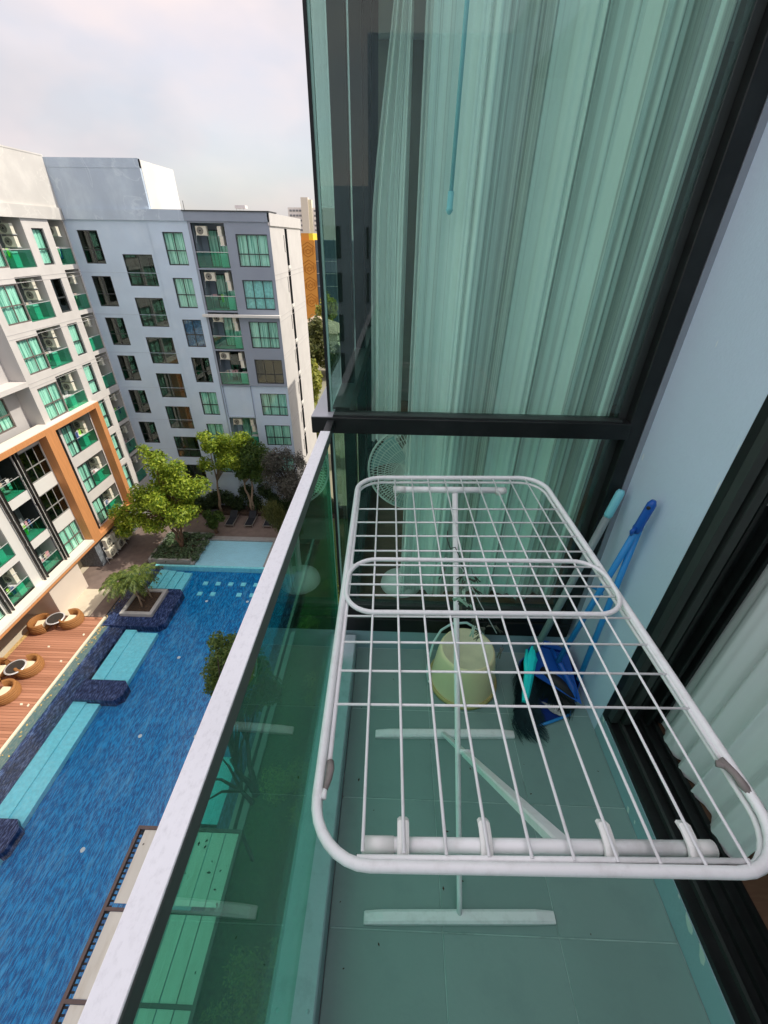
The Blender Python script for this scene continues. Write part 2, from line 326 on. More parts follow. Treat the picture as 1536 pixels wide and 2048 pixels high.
# deck
dk = thing('timber_deck', (-23, 13, G), 'sunlit reddish timber deck beside the pool', 'deck')
M_['deck'] = mat('red_deck_board', (0.34, 0.15, 0.085), 0.7, 0.2, 3, island=True, col2=(0.50, 0.235, 0.14))
g = MB(); y = -6.0
while y < 20.8:
    g.box(-25.1, -20.92, y, y+0.165, G+0.0, G+0.045, M_['deck']); y += 0.18
g.build('deck_board', dk, kind='stuff')
M_['yl'] = mat('yellow_leaf', (0.55, 0.38, 0.12), 0.8, 0.3, 9); M_['gap'] = mat('deck_gap', (0.10, 0.04, 0.03), 0.9); g = MB(); g.box(-25.1,-20.92,-6,20.85,G-0.3,G-0.002,M_['gap']); g.build('deck_joists', dk)
g = MB(); g.box(-25.4,-25.12,-6,20.85,G-0.3,G+0.05,mat('gravel_strip',(0.58,0.38,0.15),0.9,0.3,8)); struct('gravel_strip', g)

# big planter bed + canopy lawn
g = MB(); g.box(-20.75,-17.06,27.15,27.35,G-0.5,G+0.3,M_['kerb']); g.box(-20.75,-20.55,27.35,31.2,G-0.5,G+0.3,M_['kerb']); g.box(-20.55,-17.06,31.0,31.2,G-0.5,G+0.3,M_['kerb']); g.box(-17.26,-17.06,27.35,31.0,G-0.5,G+0.3,M_['kerb'])
g.box(-20.55,-17.26,27.35,31.0,G-0.5,G+0.12,M_['soil']); g.box(-21.9,-20.76,27.2,34.4,G-0.4,G+0.0,M_['brown_pave'])
struct('planting_bed', g)
g = MB(); g.box(-6.6,0.5,-14,36,G-0.6,G-0.02,M_['grass']); struct('lawn', g)
g = MB(); g.box(-22, 15, 34.6, 36.4, G-0.6, G+0.35, M_['soil']); struct('rear_planting_bed', g)

# ================================================================ FOLIAGE
def leaves_mesh(name, blobs, n, size, m, seed=1, flatten=1.0, droop=0.0, thin=1.0):
    r = np.random.default_rng(seed)
    vol = np.array([b[3]*b[4]*b[5] for b in blobs])**(2/3.); pr = vol/vol.sum()
    k = r.choice(len(blobs), n, p=pr); B = np.array(blobs)
    d = r.normal(size=(n, 3)); d /= np.linalg.norm(d, axis=1)[:, None]
    rad = r.random(n)**0.45
    # clumpiness: jitter radius by coarse noise of direction
    ph = r.random((len(blobs), 6))*6.28
    cl = np.sin(d[:, 0]*6+ph[k, 0])*np.sin(d[:, 1]*6+ph[k, 1])*np.sin(d[:, 2]*5+ph[k, 2])
    rad = rad*(0.86+0.3*cl)
    c = B[k, :3] + d*rad[:, None]*B[k, 3:6]
    nor = d*0.6 + r.normal(size=(n, 3))*0.6 + np.array([0, 0, 0.5*flatten]); nor /= np.linalg.norm(nor, axis=1)[:, None]
    a = np.cross(nor, r.normal(size=(n, 3))); a /= np.linalg.norm(a, axis=1)[:, None]; 
    if droop: a = a*(1-droop)+np.array([0, 0, -1.0])*droop; a /= np.linalg.norm(a, axis=1)[:, None]
    b = np.cross(nor, a)
    s = size*(0.6+0.8*r.random(n))[:, None]
    v = np.empty((n, 4, 3)); v[:, 0] = c-a*s; v[:, 1] = c-b*s*0.45*thin+nor*s*0.12; v[:, 2] = c+a*s; v[:, 3] = c+b*s*0.45*thin+nor*s*0.12
    me = bpy.data.meshes.new(name); me.vertices.add(n*4); me.vertices.foreach_set('co', v.reshape(-1))
    me.loops.add(n*4); me.loops.foreach_set('vertex_index', np.arange(n*4, dtype=np.int32)); me.polygons.add(n)
    me.polygons.foreach_set('loop_start', np.arange(0, n*4, 4, dtype=np.int32)); me.polygons.foreach_set('loop_total', np.full(n, 4, dtype=np.int32))
    me.update(calc_edges=True); me.materials.append(m); return me
def leafmat(name, c1, c2, tr=0.35):
    return mat(name, c1, 0.55, col2=c2, island=True, transl=tr)
M_['leaf_y'] = leafmat('yellow_green_leaf', (0.09, 0.19, 0.015), (0.50, 0.58, 0.055), 0.42)
M_['leaf_g'] = leafmat('green_leaf', (0.035, 0.085, 0.015), (0.13, 0.20, 0.035))
M_['leaf_d'] = leafmat('dark_leaf', (0.015, 0.04, 0.012), (0.07, 0.11, 0.035))
M_['leaf_p'] = leafmat('brownish_leaf', (0.06, 0.06, 0.05), (0.22, 0.21, 0.17))
M_['leaf_o'] = leafmat('olive_leaf', (0.06, 0.085, 0.02), (0.20, 0.20, 0.06))
M_['leaf_t'] = leafmat('tree_by_pool_leaf', (0.05, 0.11, 0.02), (0.17, 0.24, 0.05))
M_['leaf_far'] = leafmat('far_tree_leaf', (0.14, 0.19, 0.03), (0.52, 0.50, 0.09), 0.4)
M_['bark'] = mat('brown_bark', (0.17, 0.10, 0.06), 0.9, 0.3, 6, bump=0.7, stretch=(1, 1, 0.3))
M_['bark_l'] = mat('pale_bark', (0.34, 0.25, 0.17), 0.9, 0.2, 6)
M_['bark_d'] = mat('dark_bark', (0.05, 0.04, 0.03), 0.9, 0.3, 6)

def tree(name, base, trunks, blobs, n, size, lm, bm, label, cat='tree', seed=1, droop=0.0, thin=1.0, group=None, limbs=True, r0=0.16):
    t = thing(name, base, label, cat, group); g = MB(); r = random.Random(seed)
    for top in trunks:
        b = Vector(base)+Vector((r.uniform(-.15,.15), r.uniform(-.1,.1), 0)); tp = Vector(top)
        pts = [b.lerp(tp, k/6)+Vector((r.uniform(-.1,.1), r.uniform(-.1,.1), 0))*(0 if k in (0,) else 1) for k in range(7)]
        g.tube(pts, [r0*(1-0.1*k) for k in range(7)], bm, 8)
        if limbs:
            for q in blobs:
                if r.random() < 0.75:
                    c = Vector(q[:3]); mid = tp.lerp(c, 0.5)+Vector((0, 0, 0.2)); g.tube([pts[5], mid, c], [r0*0.45, r0*0.28, r0*0.1], bm, 5)
    g.build('trunk', t)
    me = leaves_mesh('crown', blobs, n, size, lm, seed, droop=droop, thin=thin)
    o = link('crown', me, t, loc=(0, 0, 0)); return t

def blobcloud(c, R, k, seed, s=(0.35, 0.55)):
    r = random.Random(seed); out = []
    for i in range(k):
        while True:
            d = Vector((r.uniform(-1,1), r.uniform(-1,1), r.uniform(-1,1)))
            if d.length < 1: break
        rr = r.uniform(*s)
        out.append((c[0]+d.x*R[0]*0.75, c[1]+d.y*R[1]*0.75, c[2]+d.z*R[2]*0.75, R[0]*rr, R[1]*rr, R[2]*rr))
    return out
# large sunlit tree
bb = blobcloud((-19.0, 29.0, -16.4), (3.3, 2.8, 2.9), 20, 3, (0.25, 0.42)) + [(-18.6,29,-13.2,1.1,1.1,0.9),(-22.5,29,-18.8,1.3,1.3,0.8),(-22.9,28.6,-19.7,1.0,1.1,0.7),(-19.2,29,-12.4,0.6,0.6,0.6),(-15.9,29.3,-15.6,1.2,1.2,0.8),(-19.9,28.2,-18.9,1.3,1.1,0.7),(-21.3,28.6,-18.6,1.3,1.1,0.8),(-21.0,28.9,-17.2,1.3,1.2,0.9),(-22.9,28.8,-18.0,1.0,1.0,0.7),(-16.9,28.6,-17.6,1.2,1.0,0.9),(-17.2,29.3,-13.9,0.9,0.9,0.7)]
tree('sunlit_tree', (-18.5, 29.1, G+0.1), [(-18.6,29.1,-18.2),(-17.9,29.2,-18.4),(-19.1,29.0,-18.6)], bb, 24000, 0.12, M_['leaf_y'], M_['bark'], 'large yellow-green tree in the planting bed, catching full sun', seed=4)
bb = blobcloud((-15.6, 33.8, -15.0), (2.5, 1.4, 2.4), 15, 5, (0.28, 0.45)) + [(-13.4,33.8,-13.4,1.1,0.9,0.7),(-16.6,33.8,-13.2,0.8,0.8,0.5)]
tree('slender_tree', (-17.2, 34.7, G+0.3), [(-16.7,34.5,-17.3)], bb, 11000, 0.12, M_['leaf_y'], M_['bark_l'], 'slender pale-trunked tree with yellowish top behind the loungers, nearest the sunlit tree', seed=6, group='trees behind the loungers')
bb = blobcloud((-12.7, 34.0, -15.3), (2.4, 1.3, 2.6), 15, 8, (0.28, 0.45))
tree('twin_trunk_tree', (-13.9, 34.9, G+0.3), [(-14.3,34.7,-17.6),(-13.3,34.7,-17.3)], bb, 11000, 0.12, M_['leaf_g'], M_['bark_l'], 'green tree with two leaning pale trunks behind the middle loungers', seed=9, group='trees behind the loungers')
bb = blobcloud((-9.2, 32.8, -16.4), (2.5, 1.5, 3.2), 18, 11, (0.25, 0.42))
tree('brownish_tree', (-9.6, 33.6, G+0.3), [(-9.4,33.4,-17.5)], bb, 13000, 0.09, M_['leaf_p'], M_['bark_d'], 'greyish brown small-leaved tree at the foot of the far building corner', seed=12)
bb = blobcloud((-9.6, 30.2, -19.2), (1.9, 1.3, 2.4), 12, 14, (0.35, 0.55))
tree('weeping_shrub', (-9.4, 30.4, G), [(-9.5,30.3,-20)], bb, 9000, 0.14, M_['leaf_o'], M_['bark_d'], 'olive weeping shrub with thin drooping leaves beside the last lounger', 'shrub', seed=15, droop=0.6, thin=0.4)
bb = [(-8.9,13.4,-17.2,0.75,0.9,0.8),(-8.3,13.4,-16.2,0.8,0.9,0.7),(-7.6,13.2,-15.2,0.9,0.9,0.7),(-8.2,13.1,-14.6,0.5,0.6,0.35),(-9.0,13.2,-18.2,0.7,0.8,0.6),(-8.3,12.9,-18.9,0.9,0.9,0.5),(-7.4,13.2,-17.4,1.0,1.0,0.9),(-6.7,13.0,-16.4,1.0,1.0,1.0),(-7.2,12.8,-19.2,0.8,0.9,0.5),(-6.2,13,-18.2,1.0,1.0,0.8)]
tree('poolside_tree', (-6.3, 9.6, G), [(-7.2,11.5,-19.6),(-7.6,10.3,-19.9)], bb, 12000, 0.085, M_['leaf_t'], M_['bark_d'], 'green tree leaning over the near side of the pool beside the rail', seed=18)
g = MB()
for e_ in ((-8.2,10.6,-20.4),(-8.6,9.7,-20.6),(-8.3,8.9,-20.8),(-7.5,11.6,-20.2)): g.tube([(-6.5,9.3,G),(-7.0,9.5,-21.2),Vector((-7.0,9.5,-21.2)).lerp(Vector(e_),0.6)+Vector((0,0.1,0.2)),e_],[0.12,0.09,0.06,0.03],M_['bark_d'],6)
o = g.build('bare_branches'); tag(o, 'dark bare branching trunk beside the pool seen through the green rail glass', 'tree')
bb = blobcloud((-16.4, 31.4, -20.2), (1.1, 0.7, 1.2), 7, 21)
tree('leafy_shrub', (-16.6, 31.7, G), [(-16.5,31.6,-20.6)], bb, 2600, 0.13, M_['leaf_g'], M_['bark'], 'broad-leaved green shrub between the sunlit tree and the first lounger', 'shrub', seed=22)
# palms in the planter: pinnate fronds
def palm(base, heads, label):
    t = thing('palm_tree', base, label, 'palm'); g = MB(); r = random.Random(31)
    for b, h in heads:
        g.tube([b, Vector(b).lerp(Vector(h), 0.5)+Vector((0.05,0,0)), h], [0.07, 0.055, 0.05], M_['bark_l'], 7)
    g.build('trunk', t); g = MB()
    for b, h in heads:
        for i in range(24):
            az = i*2.4+r.uniform(-.3,.3); L_ = r.uniform(1.1, 1.6); up = r.uniform(0.35, 0.95)
            pts = [Vector(h)+Vector((math.cos(az), math.sin(az), 0))*L_*s+Vector((0,0,up*s*1.3-0.95*s*s)) for s in [k/9 for k in range(10)]]
            for k in range(1, 10):
                p = pts[k]; d = (pts[k]-pts[k-1]).normalized(); sd2 = d.cross(Vector((0,0,1))).normalized(); ln = 0.34*(1-abs(k/9-0.45))
                for q in (-1, 1):
                    for o_ in (0, 0.5):
                        a = p - d*o_*0.15; tip = a+sd2*q*ln+d*0.16-Vector((0,0,0.08+r.uniform(0,.1))); g.add([a, a+d*0.085, tip], [(0,1,2)], M_['leaf_o2'])
    g.build('frond', t, kind='stuff'); return t
M_['leaf_o2'] = leafmat('palm_leaf', (0.04, 0.085, 0.015), (0.20, 0.25, 0.05), 0.35)
palm((-18.5, 22.2, G+0.24), [((-18.45,21.8,G+0.2),(-19.1,22.5,-20.1)),((-18.2,22.7,G+0.2),(-18.6,22.9,-19.6)),((-18.6,22.4,G+0.2),(-20.0,22.4,-19.9))], 'young feathery palm with slim pale stems in the square planter')
# ground cover, hedges (uncountable)
def cover(name, blobs, n, size, m, seed):
    o = link(name, leaves_mesh(name, blobs, n, size, m, seed, flatten=2.0)); tag(o, {'ground_cover':'dark green ground cover with pale leaves filling the planting bed','hedge':'dense dark green planting under the trees behind the loungers','garden_plants':'green garden plants on the lawn seen through the rail glass'}[name], 'plants'); o['kind'] = 'stuff'
cover('ground_cover', [(-20.5+1.05*i+0.3, 27.7+1.0*j, G+0.25, 0.7, 0.6, 0.28) for i in range(4) for j in range(4)], 5200, 0.11, mat('bed_leaf', (0.02, 0.05, 0.015), 0.4, col2=(0.16, 0.24, 0.12), island=True), 41)
cover('hedge', [(-19.5+0.85*i+random.uniform(-.3,.3), 35.2, G+1.4+random.uniform(-.6,1.3), 0.9, 0.6, 1.0) for i in range(17)], 16000, 0.12, M_['leaf_d'], 42)
cover('garden_plants', [(-5.6+random.uniform(-.2,2.4), y_+random.uniform(-1.6,1.6), G+0.35, 0.8, 0.8, 0.5) for y_ in (3.2,3.2,3.4,9.5,9.5,9.8,10,15,15.5,20,24) for _k in (0,1)], 14000, 0.07, mat('garden_leaf', (0.08, 0.14, 0.02), 0.6, col2=(0.36, 0.42, 0.07), island=True), 43)

# ================================================================ FACADE BUILDER
def Pf(ori, base, u, v, d):
    return Vector((base-d, u, v)) if ori == 'L' else Vector((u, base+d, v))
def lv(ori, u, v, d): return (-d, u, v) if ori == 'L' else (u, d, v)
def lbox(mb, ori, u0, u1, v0, v1, d0, d1, m):
    if ori == 'L': mb.box(-d1, -d0, u0, u1, v0, v1, m)
    else: mb.box(u0, u1, d0, d1, v0, v1, m)
def wall(mb, ori, base, u0, u1, v0, v1, holes, rev, m, mrev=None):
    us = sorted({u0, u1} | {min(max(h[i], u0), u1) for h in holes for i in (0, 1)}); vs_ = sorted({v0, v1} | {min(max(h[i], v0), v1) for h in holes for i in (2, 3)})
    for a, b in zip(us, us[1:]):
        run = None
        for c, d in zip(vs_, vs_[1:]):
            cu, cv = (a+b)/2, (c+d)/2
            inside = any(h[0] < cu < h[1] and h[2] < cv < h[3] for h in holes)
            if not inside: mb.add([Pf(ori, base, a, c, 0), Pf(ori, base, b, c, 0), Pf(ori, base, b, d, 0), Pf(ori, base, a, d, 0)], [(0,1,2,3)], m)
    for h in holes:
        a, b, c, d = h[:4]; q = [(a,c),(b,c),(b,d),(a,d)]
        for i in range(4):
            p, s_ = q[i], q[(i+1) % 4]
            mb.add([Pf(ori, base, *p, 0), Pf(ori, base, *s_, 0), Pf(ori, base, *s_, rev), Pf(ori, base, *p, rev)], [(0,1,2,3)], mrev or m)
CACHE = {}
def cached(key, fn):
    if key not in CACHE: CACHE[key] = fn()
    return CACHE[key]
def curtain_mesh(ori, W, H, m, seed):
    mb = MB(); r = random.Random(seed); ph = r.uniform(0, 6); nseg = max(8, int(W*22))
    def P(s, t): 
        u = s*W; return lv(ori, u, t*H, 0.035*math.sin(u*19+ph+math.sin(u*4+ph)*1.5)*(0.8+0.3*t))
    mb.sheet(P, nseg, 1, m, True); return mb.mesh('curtain')
def window(par, ori, base, u0, u1, v0, v1, cols=2, vs_=0.42, inset=0.10, curtain='mint', fm=None, gm=None, seed=0, bar=0.045):
    fm = fm or M_['frame']; W, H = round(u1-u0, 2), round(v1-v0, 2)
    def fr():
        mb = MB(); h = H*vs_
        lbox(mb, ori, 0, W, 0, bar*1.4, 0, 0.06, fm); lbox(mb, ori, 0, W, H-bar*1.2, H, 0, 0.06, fm)
        lbox(mb, ori, 0, bar, bar*1.4, H-bar*1.2, 0, 0.06, fm); lbox(mb, ori, W-bar, W, bar*1.4, H-bar*1.2, 0, 0.06, fm)
        lbox(mb, ori, bar, W-bar, h-bar*0.6, h+bar*0.6, -0.01, 0.05, fm)
        for i in range(1, cols): lbox(mb, ori, W*i/cols-bar*0.5, W*i/cols+bar*0.5, bar*1.4, h-bar*0.6, 0.0, 0.05, fm); lbox(mb, ori, W*i/cols-bar*0.5, W*i/cols+bar*0.5, h+bar*0.6, H-bar*1.2, 0.0, 0.05, fm)
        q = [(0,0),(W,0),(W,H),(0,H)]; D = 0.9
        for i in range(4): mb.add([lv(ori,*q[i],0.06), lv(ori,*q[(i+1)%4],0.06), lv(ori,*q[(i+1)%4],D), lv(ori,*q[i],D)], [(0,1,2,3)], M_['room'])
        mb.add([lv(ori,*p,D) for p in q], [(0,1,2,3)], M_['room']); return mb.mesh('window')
    o = link('window', cached(('w', ori, W, H, cols, vs_, bar, fm.name), fr), par, loc=Pf(ori, base, u0, v0, inset))
    gm = gm or (M_['far_glass'] if curtain else M_['dark_glass'])
    pw = W/cols
    for k, (a, b) in enumerate(((0, H*vs_), (H*vs_, H))):
        def pn():
            mb = MB(); lbox(mb, ori, 0, round(pw, 3), 0, round(b-a, 3), 0, 0.008, gm); return mb.mesh('pane')
        me = cached(('p', ori, round(pw, 3), round(b-a, 3), gm.name), pn)
        for i in range(cols): link('pane', me, o, loc=Pf(ori, base, u0+pw*i, v0+a, inset+0.03))
    if curtain:
        cm = M_['far_curtain'] if curtain == 'mint' else curtain
        me = cached(('c', ori, W, H, cm.name, seed % 3), lambda: curtain_mesh(ori, W, H, cm, seed % 3)); link('curtain', me, o, loc=Pf(ori, base, u0, v0, inset+0.16))
    return o
def ac_mesh(side):
    mb = MB(); mb.bbox(-0.14, 0.14, -0.40, 0.40, 0, 0.56, M_['ac'], 0.012)
    # fan grille on the -x side of the unit in its own axes
    ax = Matrix.Rotation(math.pi/2, 3, 'Y')
    mb.lathe([(0.0, -0.15), (0.22, -0.15), (0.24, -0.142)], (0, 0.08, 0.28), M_['black'], 20, ax)
    for rr in (0.08, 0.14, 0.2): mb.lathe([(rr, -0.153), (rr+0.008, -0.156), (rr+0.016, -0.153)], (0, 0.08, 0.28), M_['ac'], 20, ax)
    mb.box(-0.17, 0.2, -0.42, -0.38, -0.04, 0.0, M_['chrome']); mb.box(-0.17, 0.2, 0.38, 0.42, -0.04, 0.0, M_['chrome']); mb.box(0.16, 0.2, -0.42, 0.42, -0.04, 0, M_['chrome'])
    mb.tube([(0.1,0.40,0.1),(0.14,0.5,0.08),(0.1,0.55,-0.1),(0.0,0.55,-0.5)], 0.018, M_['chrome'], 5)
    return mb.mesh('air_conditioner')
AC = ac_mesh(0)
def ac(par, p, rz): 
    o = link('air_conditioner', AC, par, loc=p); o.rotation_euler = (0, 0, rz); return o
def balcony(par, ori, base, u0, u1, v0, v1, depth=1.3, wm=None, door=True, rail=1.0, acs=(), dark=False, seed=0, glassm=None, railm=None, door_u=(0.0, 0.62)):
    wm = wm or M_['left_wall']; W, H = round(u1-u0, 2), round(v1-v0, 2)
    def mk():
        mb = MB(); q = [(0,0),(W,0),(W,H),(0,H)]; ms = [M_['grey_bulk'], wm, M_['grey_bulk'], wm]
        for i in range(4): mb.add([lv(ori,*q[i],0.02), lv(ori,*q[(i+1)%4],0.02), lv(ori,*q[(i+1)%4],depth), lv(ori,*q[i],depth)], [(0,1,2,3)], ms[i])
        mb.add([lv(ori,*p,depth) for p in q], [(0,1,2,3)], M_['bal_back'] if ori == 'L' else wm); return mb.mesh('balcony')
    o = link('balcony', cached(('b', ori, W, H, depth, wm.name), mk), par, loc=Pf(ori, base, u0, v0, 0))
    if door:
        a, b = W*door_u[0]+0.05, W*door_u[1]; Hd = H*0.86
        def dm():
            mb = MB(); fm = M_['frame']
            for s in (0, (b-a)/2-0.02, b-a-0.04): lbox(mb, ori, s, s+0.04, 0.03, Hd, 0, 0.05, fm)
            lbox(mb, ori, 0, b-a, Hd-0.04, Hd, 0, 0.05, fm); lbox(mb, ori, 0, b-a, 0, 0.03, 0, 0.05, fm)
            lbox(mb, ori, 0.04, b-a-0.04, 0.03, Hd-0.04, 0.02, 0.03, M_['far_glass'] if not dark else M_['dark_glass'])
            k = 16
            if not dark: mb.sheet(lambda s, t: lv(ori, 0.03+s*(b-a-0.06), 0.03+t*(Hd-0.1), 0.10+0.02*math.sin(s*40)), 30, 1, M_['far_curtain'])
            lbox(mb, ori, 0, b-a, 0, Hd, 0.14, 0.15, M_['room']); return mb.mesh('sliding_door')
        link('sliding_door', cached(('d', ori, W, H, dark, door_u), dm), o, loc=Pf(ori, base, u0+a, v0+0.01, depth-0.16))
    if rail:
        def gmk(): mb = MB(); lbox(mb, ori, 0.02, W-0.02, 0.04, rail, 0.0, 0.012, glassm or M_['bal_glass']); return mb.mesh('glass_panel')
        def hmk(): mb = MB(); lbox(mb, ori, 0.0, W, rail, rail+0.035, -0.01, 0.03, railm or M_['chrome']); return mb.mesh('handrail')
        link('glass_panel', cached(('g', ori, W, rail), gmk), o, loc=Pf(ori, base, u0, v0, 0.06)); link('handrail', cached(('h', ori, W, rail), hmk), o, loc=Pf(ori, base, u0, v0, 0.06))
    for (u, v, d, rz) in acs: ac(o, Pf(ori, base, u0+u, v0+v, d), rz)
    return o

# ================================================================ LEFT WING (sunlit facade, plane x = -24.2)
XL = -24.2
lw = thing('apartment_wing', (-30, 22, G), 'sunlit pale apartment wing on the left with orange timber frame above the pool deck', 'building')
pitch = 3.03
cA = [(-0.40-2.99*k, 2.28-2.99*k) for k in range(7)]       # corner balconies
cN = [(-0.33-3.0*k, 1.78-2.93*k) for k in range(7)]         # narrow windows
cC = [(-0.40-3.08*k, 2.42-3.13*k if k == 0 else -0.86-3.10*(k-1)) for k in range(4)]
cC = [(-0.40, 2.42), (-3.46, -0.86), (-6.53, -3.97), (-9.66, -7.05)]
cW = [(-0.32, 1.85), (-3.39, -1.2), (-6.42, -4.27), (-9.58, -7.33)]
holes = [(34.3, 35.85, a, b) for a, b in cA] + [(32.5, 33.6, a, b) for a, b in cN] + [(29.45, 31.8, a, b) for a, b in cC] + [(27.5, 29.44, a, b) for a, b in cW]
g = MB(); wall(g, 'L', XL, 26.95, 36.0, -9.85, 2.32, [h for h in holes if h[2] > -9.8], 0.14, M_['left_wall'])
wall(g, 'L', XL, 32.2, 36.0, G, -9.85, [h for h in holes if h[2] < -9.8 and h[0] > 32], 0.14, M_['left_wall'])
g.build('wall', lw)
g = MB(); g.box(XL-0.02, XL+0.14, 26.9, 36.0, 2.32, 3.02, M_['left_parapet']); g.box(XL-2.0, XL+0.02, 18.0, 36.0, 3.02, 5.85, M_['left_parapet']); g.box(XL-1.0, XL+0.14, 0, 26.9, 2.45, 3.02, M_['left_parapet']); g.box(XL-9, XL-1.99, 0, 36, 5.0, 5.3, M_['left_parapet']); g.box(XL-0.1, XL+0.04, 18.0, 36.0, 5.85, 5.93, M_['left_parapet'])
g.build('parapet', lw)
g = MB(); g.box(XL-14, XL-2.6, -14, 38, G, 3.0, M_['grey_bulk']); g.build('core', lw)
for k in range(6): 
    for dz in (0.30, 0.56): z = -0.62-2.99*k-dz; g = MB(); g.box(XL, XL+0.012, 27.0 if k < 3 else 32.2, 36.0, z, z+0.03, M_['grey_bulk']); g.build('facade_groove', lw)
for k, (a, b) in enumerate(cA): balcony(lw, 'L', XL, 34.3, 35.85, a, b, acs=((0.95, 1.75, 0.55, math.pi/2),), door_u=(0.0, 0.55), wm=M_['left_wall'])
for k, (a, b) in enumerate(cN): window(lw, 'L', XL, 32.5, 33.6, a, b, cols=1, vs_=0.44, curtain='mint' if k != 1 else None, seed=k, bar=0.07)
for k, (a, b) in enumerate(cC): balcony(lw, 'L', XL, 29.45, 31.8, a, b, acs=((1.75, 1.85, 0.65, math.pi/2), (1.75, 1.15, 0.65, math.pi/2)), wm=M_['left_wall'], door_u=(0.0, 0.6))
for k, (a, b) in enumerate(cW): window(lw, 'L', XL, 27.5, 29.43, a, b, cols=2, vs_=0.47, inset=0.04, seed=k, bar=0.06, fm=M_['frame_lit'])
# recessed bay further left
XR = -25.3
g = MB(); 
for v0, v1 in ((-9.85, -7.0), (-6.7, -3.9), (-3.9, -0.8), (-0.8, 2.45)):
    pass
hol = [(22.8, 25.9, -9.4, -7.45), (22.3, 25.0, -6.35, -4.2), (22.3, 25.0, -3.3, -1.15), (22.3, 25.0, -0.25, 1.9)]
wall(g, 'L', XR, 14.0, 26.95, -9.85, 2.45, hol, 0.1, M_['grey_bulk'])
g.add([(XR,26.95,-9.85),(XL,26.95,-9.85),(XL,26.95,2.45),(XR,26.95,2.45)], [(0,1,2,3)], M_['grey_bulk'])
g.box(XR, XL+0.05, 14, 26.93, -6.98, -6.68, M_['left_wall'])
g.build('recessed_wall', lw)
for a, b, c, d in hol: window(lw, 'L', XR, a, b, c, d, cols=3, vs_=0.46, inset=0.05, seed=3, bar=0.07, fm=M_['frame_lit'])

# orange frame (front -23.7) and the walls inside it (x -24.35)
XF = -23.7; XI = -24.35
M_['sill'] = mat('cream_sill', (0.78, 0.72, 0.62), 0.8, 0.03, 2)
of = MB()
of.box(XI, XF, 6.0, 32.1, -10.05, -9.68, M_['orange']); of.box(XI, XF, 26.0, 26.95, -19.0, -10.05, M_['orange']); of.box(XI, XF, 31.6, 32.1, -19.0, -10.05, M_['orange'])
of.box(XI-1.5, XF, 6.0, 26.05, -19.32, -19.08, M_['orange']); of.box(XI-0.6, XF+0.0, 26.05, 32.1, -19.32, -19.0, M_['orange'])
of.build('orange_frame', lw)
g = MB(); g.box(XI-0.4, XF-0.02, 6.0, 32.08, -9.68, -9.62, M_['sill']); g.box(XI-0.3, XF+0.03, 6.0, 26.0, -19.08, -18.86, M_['sill']); g.build('sill', lw)
rowsI = [(-12.75, -10.55), (-15.9, -13.72), (-18.92, -16.85)]
holesI = []
for a, b in rowsI:
    holesI += [(24.0, 26.05-0.1, a, b)]
g = MB()
hb = [(28.15, 31.45, a, b+0.15) for a, b in rowsI]
hl = [(21.75, 23.45, a-0.08 if i < 2 else -18.86, b+0.25) for i, (a, b) in enumerate(rowsI)] + [(18.7, 20.55, a-0.15 if i < 2 else -18.86, b+0.35) for i, (a, b) in enumerate(rowsI)] + [(15.6, 18.0, a, b) for a, b in rowsI]
wall(g, 'L', XI, 6.0, 26.0, -19.0, -10.05, holesI+hl, 0.1, M_['white'])
wall(g, 'L', XI, 26.95, 31.6, -19.0, -10.05, hb, 0.1, M_['left_wall'])
g.build('inner_wall', lw)
for i, (a, b) in enumerate(rowsI):
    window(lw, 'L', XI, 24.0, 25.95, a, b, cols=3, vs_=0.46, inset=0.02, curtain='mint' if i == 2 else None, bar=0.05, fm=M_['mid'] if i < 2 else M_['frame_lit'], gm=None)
    window(lw, 'L', XI, 28.15, 29.35, a, b+0.1, cols=2, vs_=0.46, inset=0.02, bar=0.05, seed=i)
    balcony(lw, 'L', XI, 29.36, 31.45, a, b+0.15, acs=((1.5, 1.35, 0.6, math.pi/2), (1.5, 0.7, 0.6, math.pi/2)), door_u=(0, 0.5))
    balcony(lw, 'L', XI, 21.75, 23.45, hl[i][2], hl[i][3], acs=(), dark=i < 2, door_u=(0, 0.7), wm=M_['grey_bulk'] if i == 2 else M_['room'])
    balcony(lw, 'L', XI, 18.7, 20.55, hl[3+i][2], hl[3+i][3], acs=((1.25, 1.7, 0.6, math.pi/2), (1.25, 1.05, 0.6, math.pi/2)), door_u=(0, 0.5))
    window(lw, 'L', XI, 15.6, 18.0, a, b, cols=3, vs_=0.46, inset=0.02, bar=0.05, seed=i)
g = MB()
for y in (23.50, 23.78, 21.30, 21.58, 18.15, 18.42, 15.2, 15.4): g.box(XI+0.1, XI+0.24, y-0.04, y+0.04, -18.9, -10.06, M_['post'])
for y in (27.7,): g.box(XI+0.05, XI+0.15, y-0.05, y+0.05, -19.0, -10.06, M_['post'])
for y0, y1 in ((23.5, 23.78), (21.3, 21.58), (18.15, 18.42)):
    for z in (-12, -14, -16, -18): g.box(XI, XI+0.1, y0, y1, z, z+0.05, M_['chrome'])
g.build('steel_post', lw)
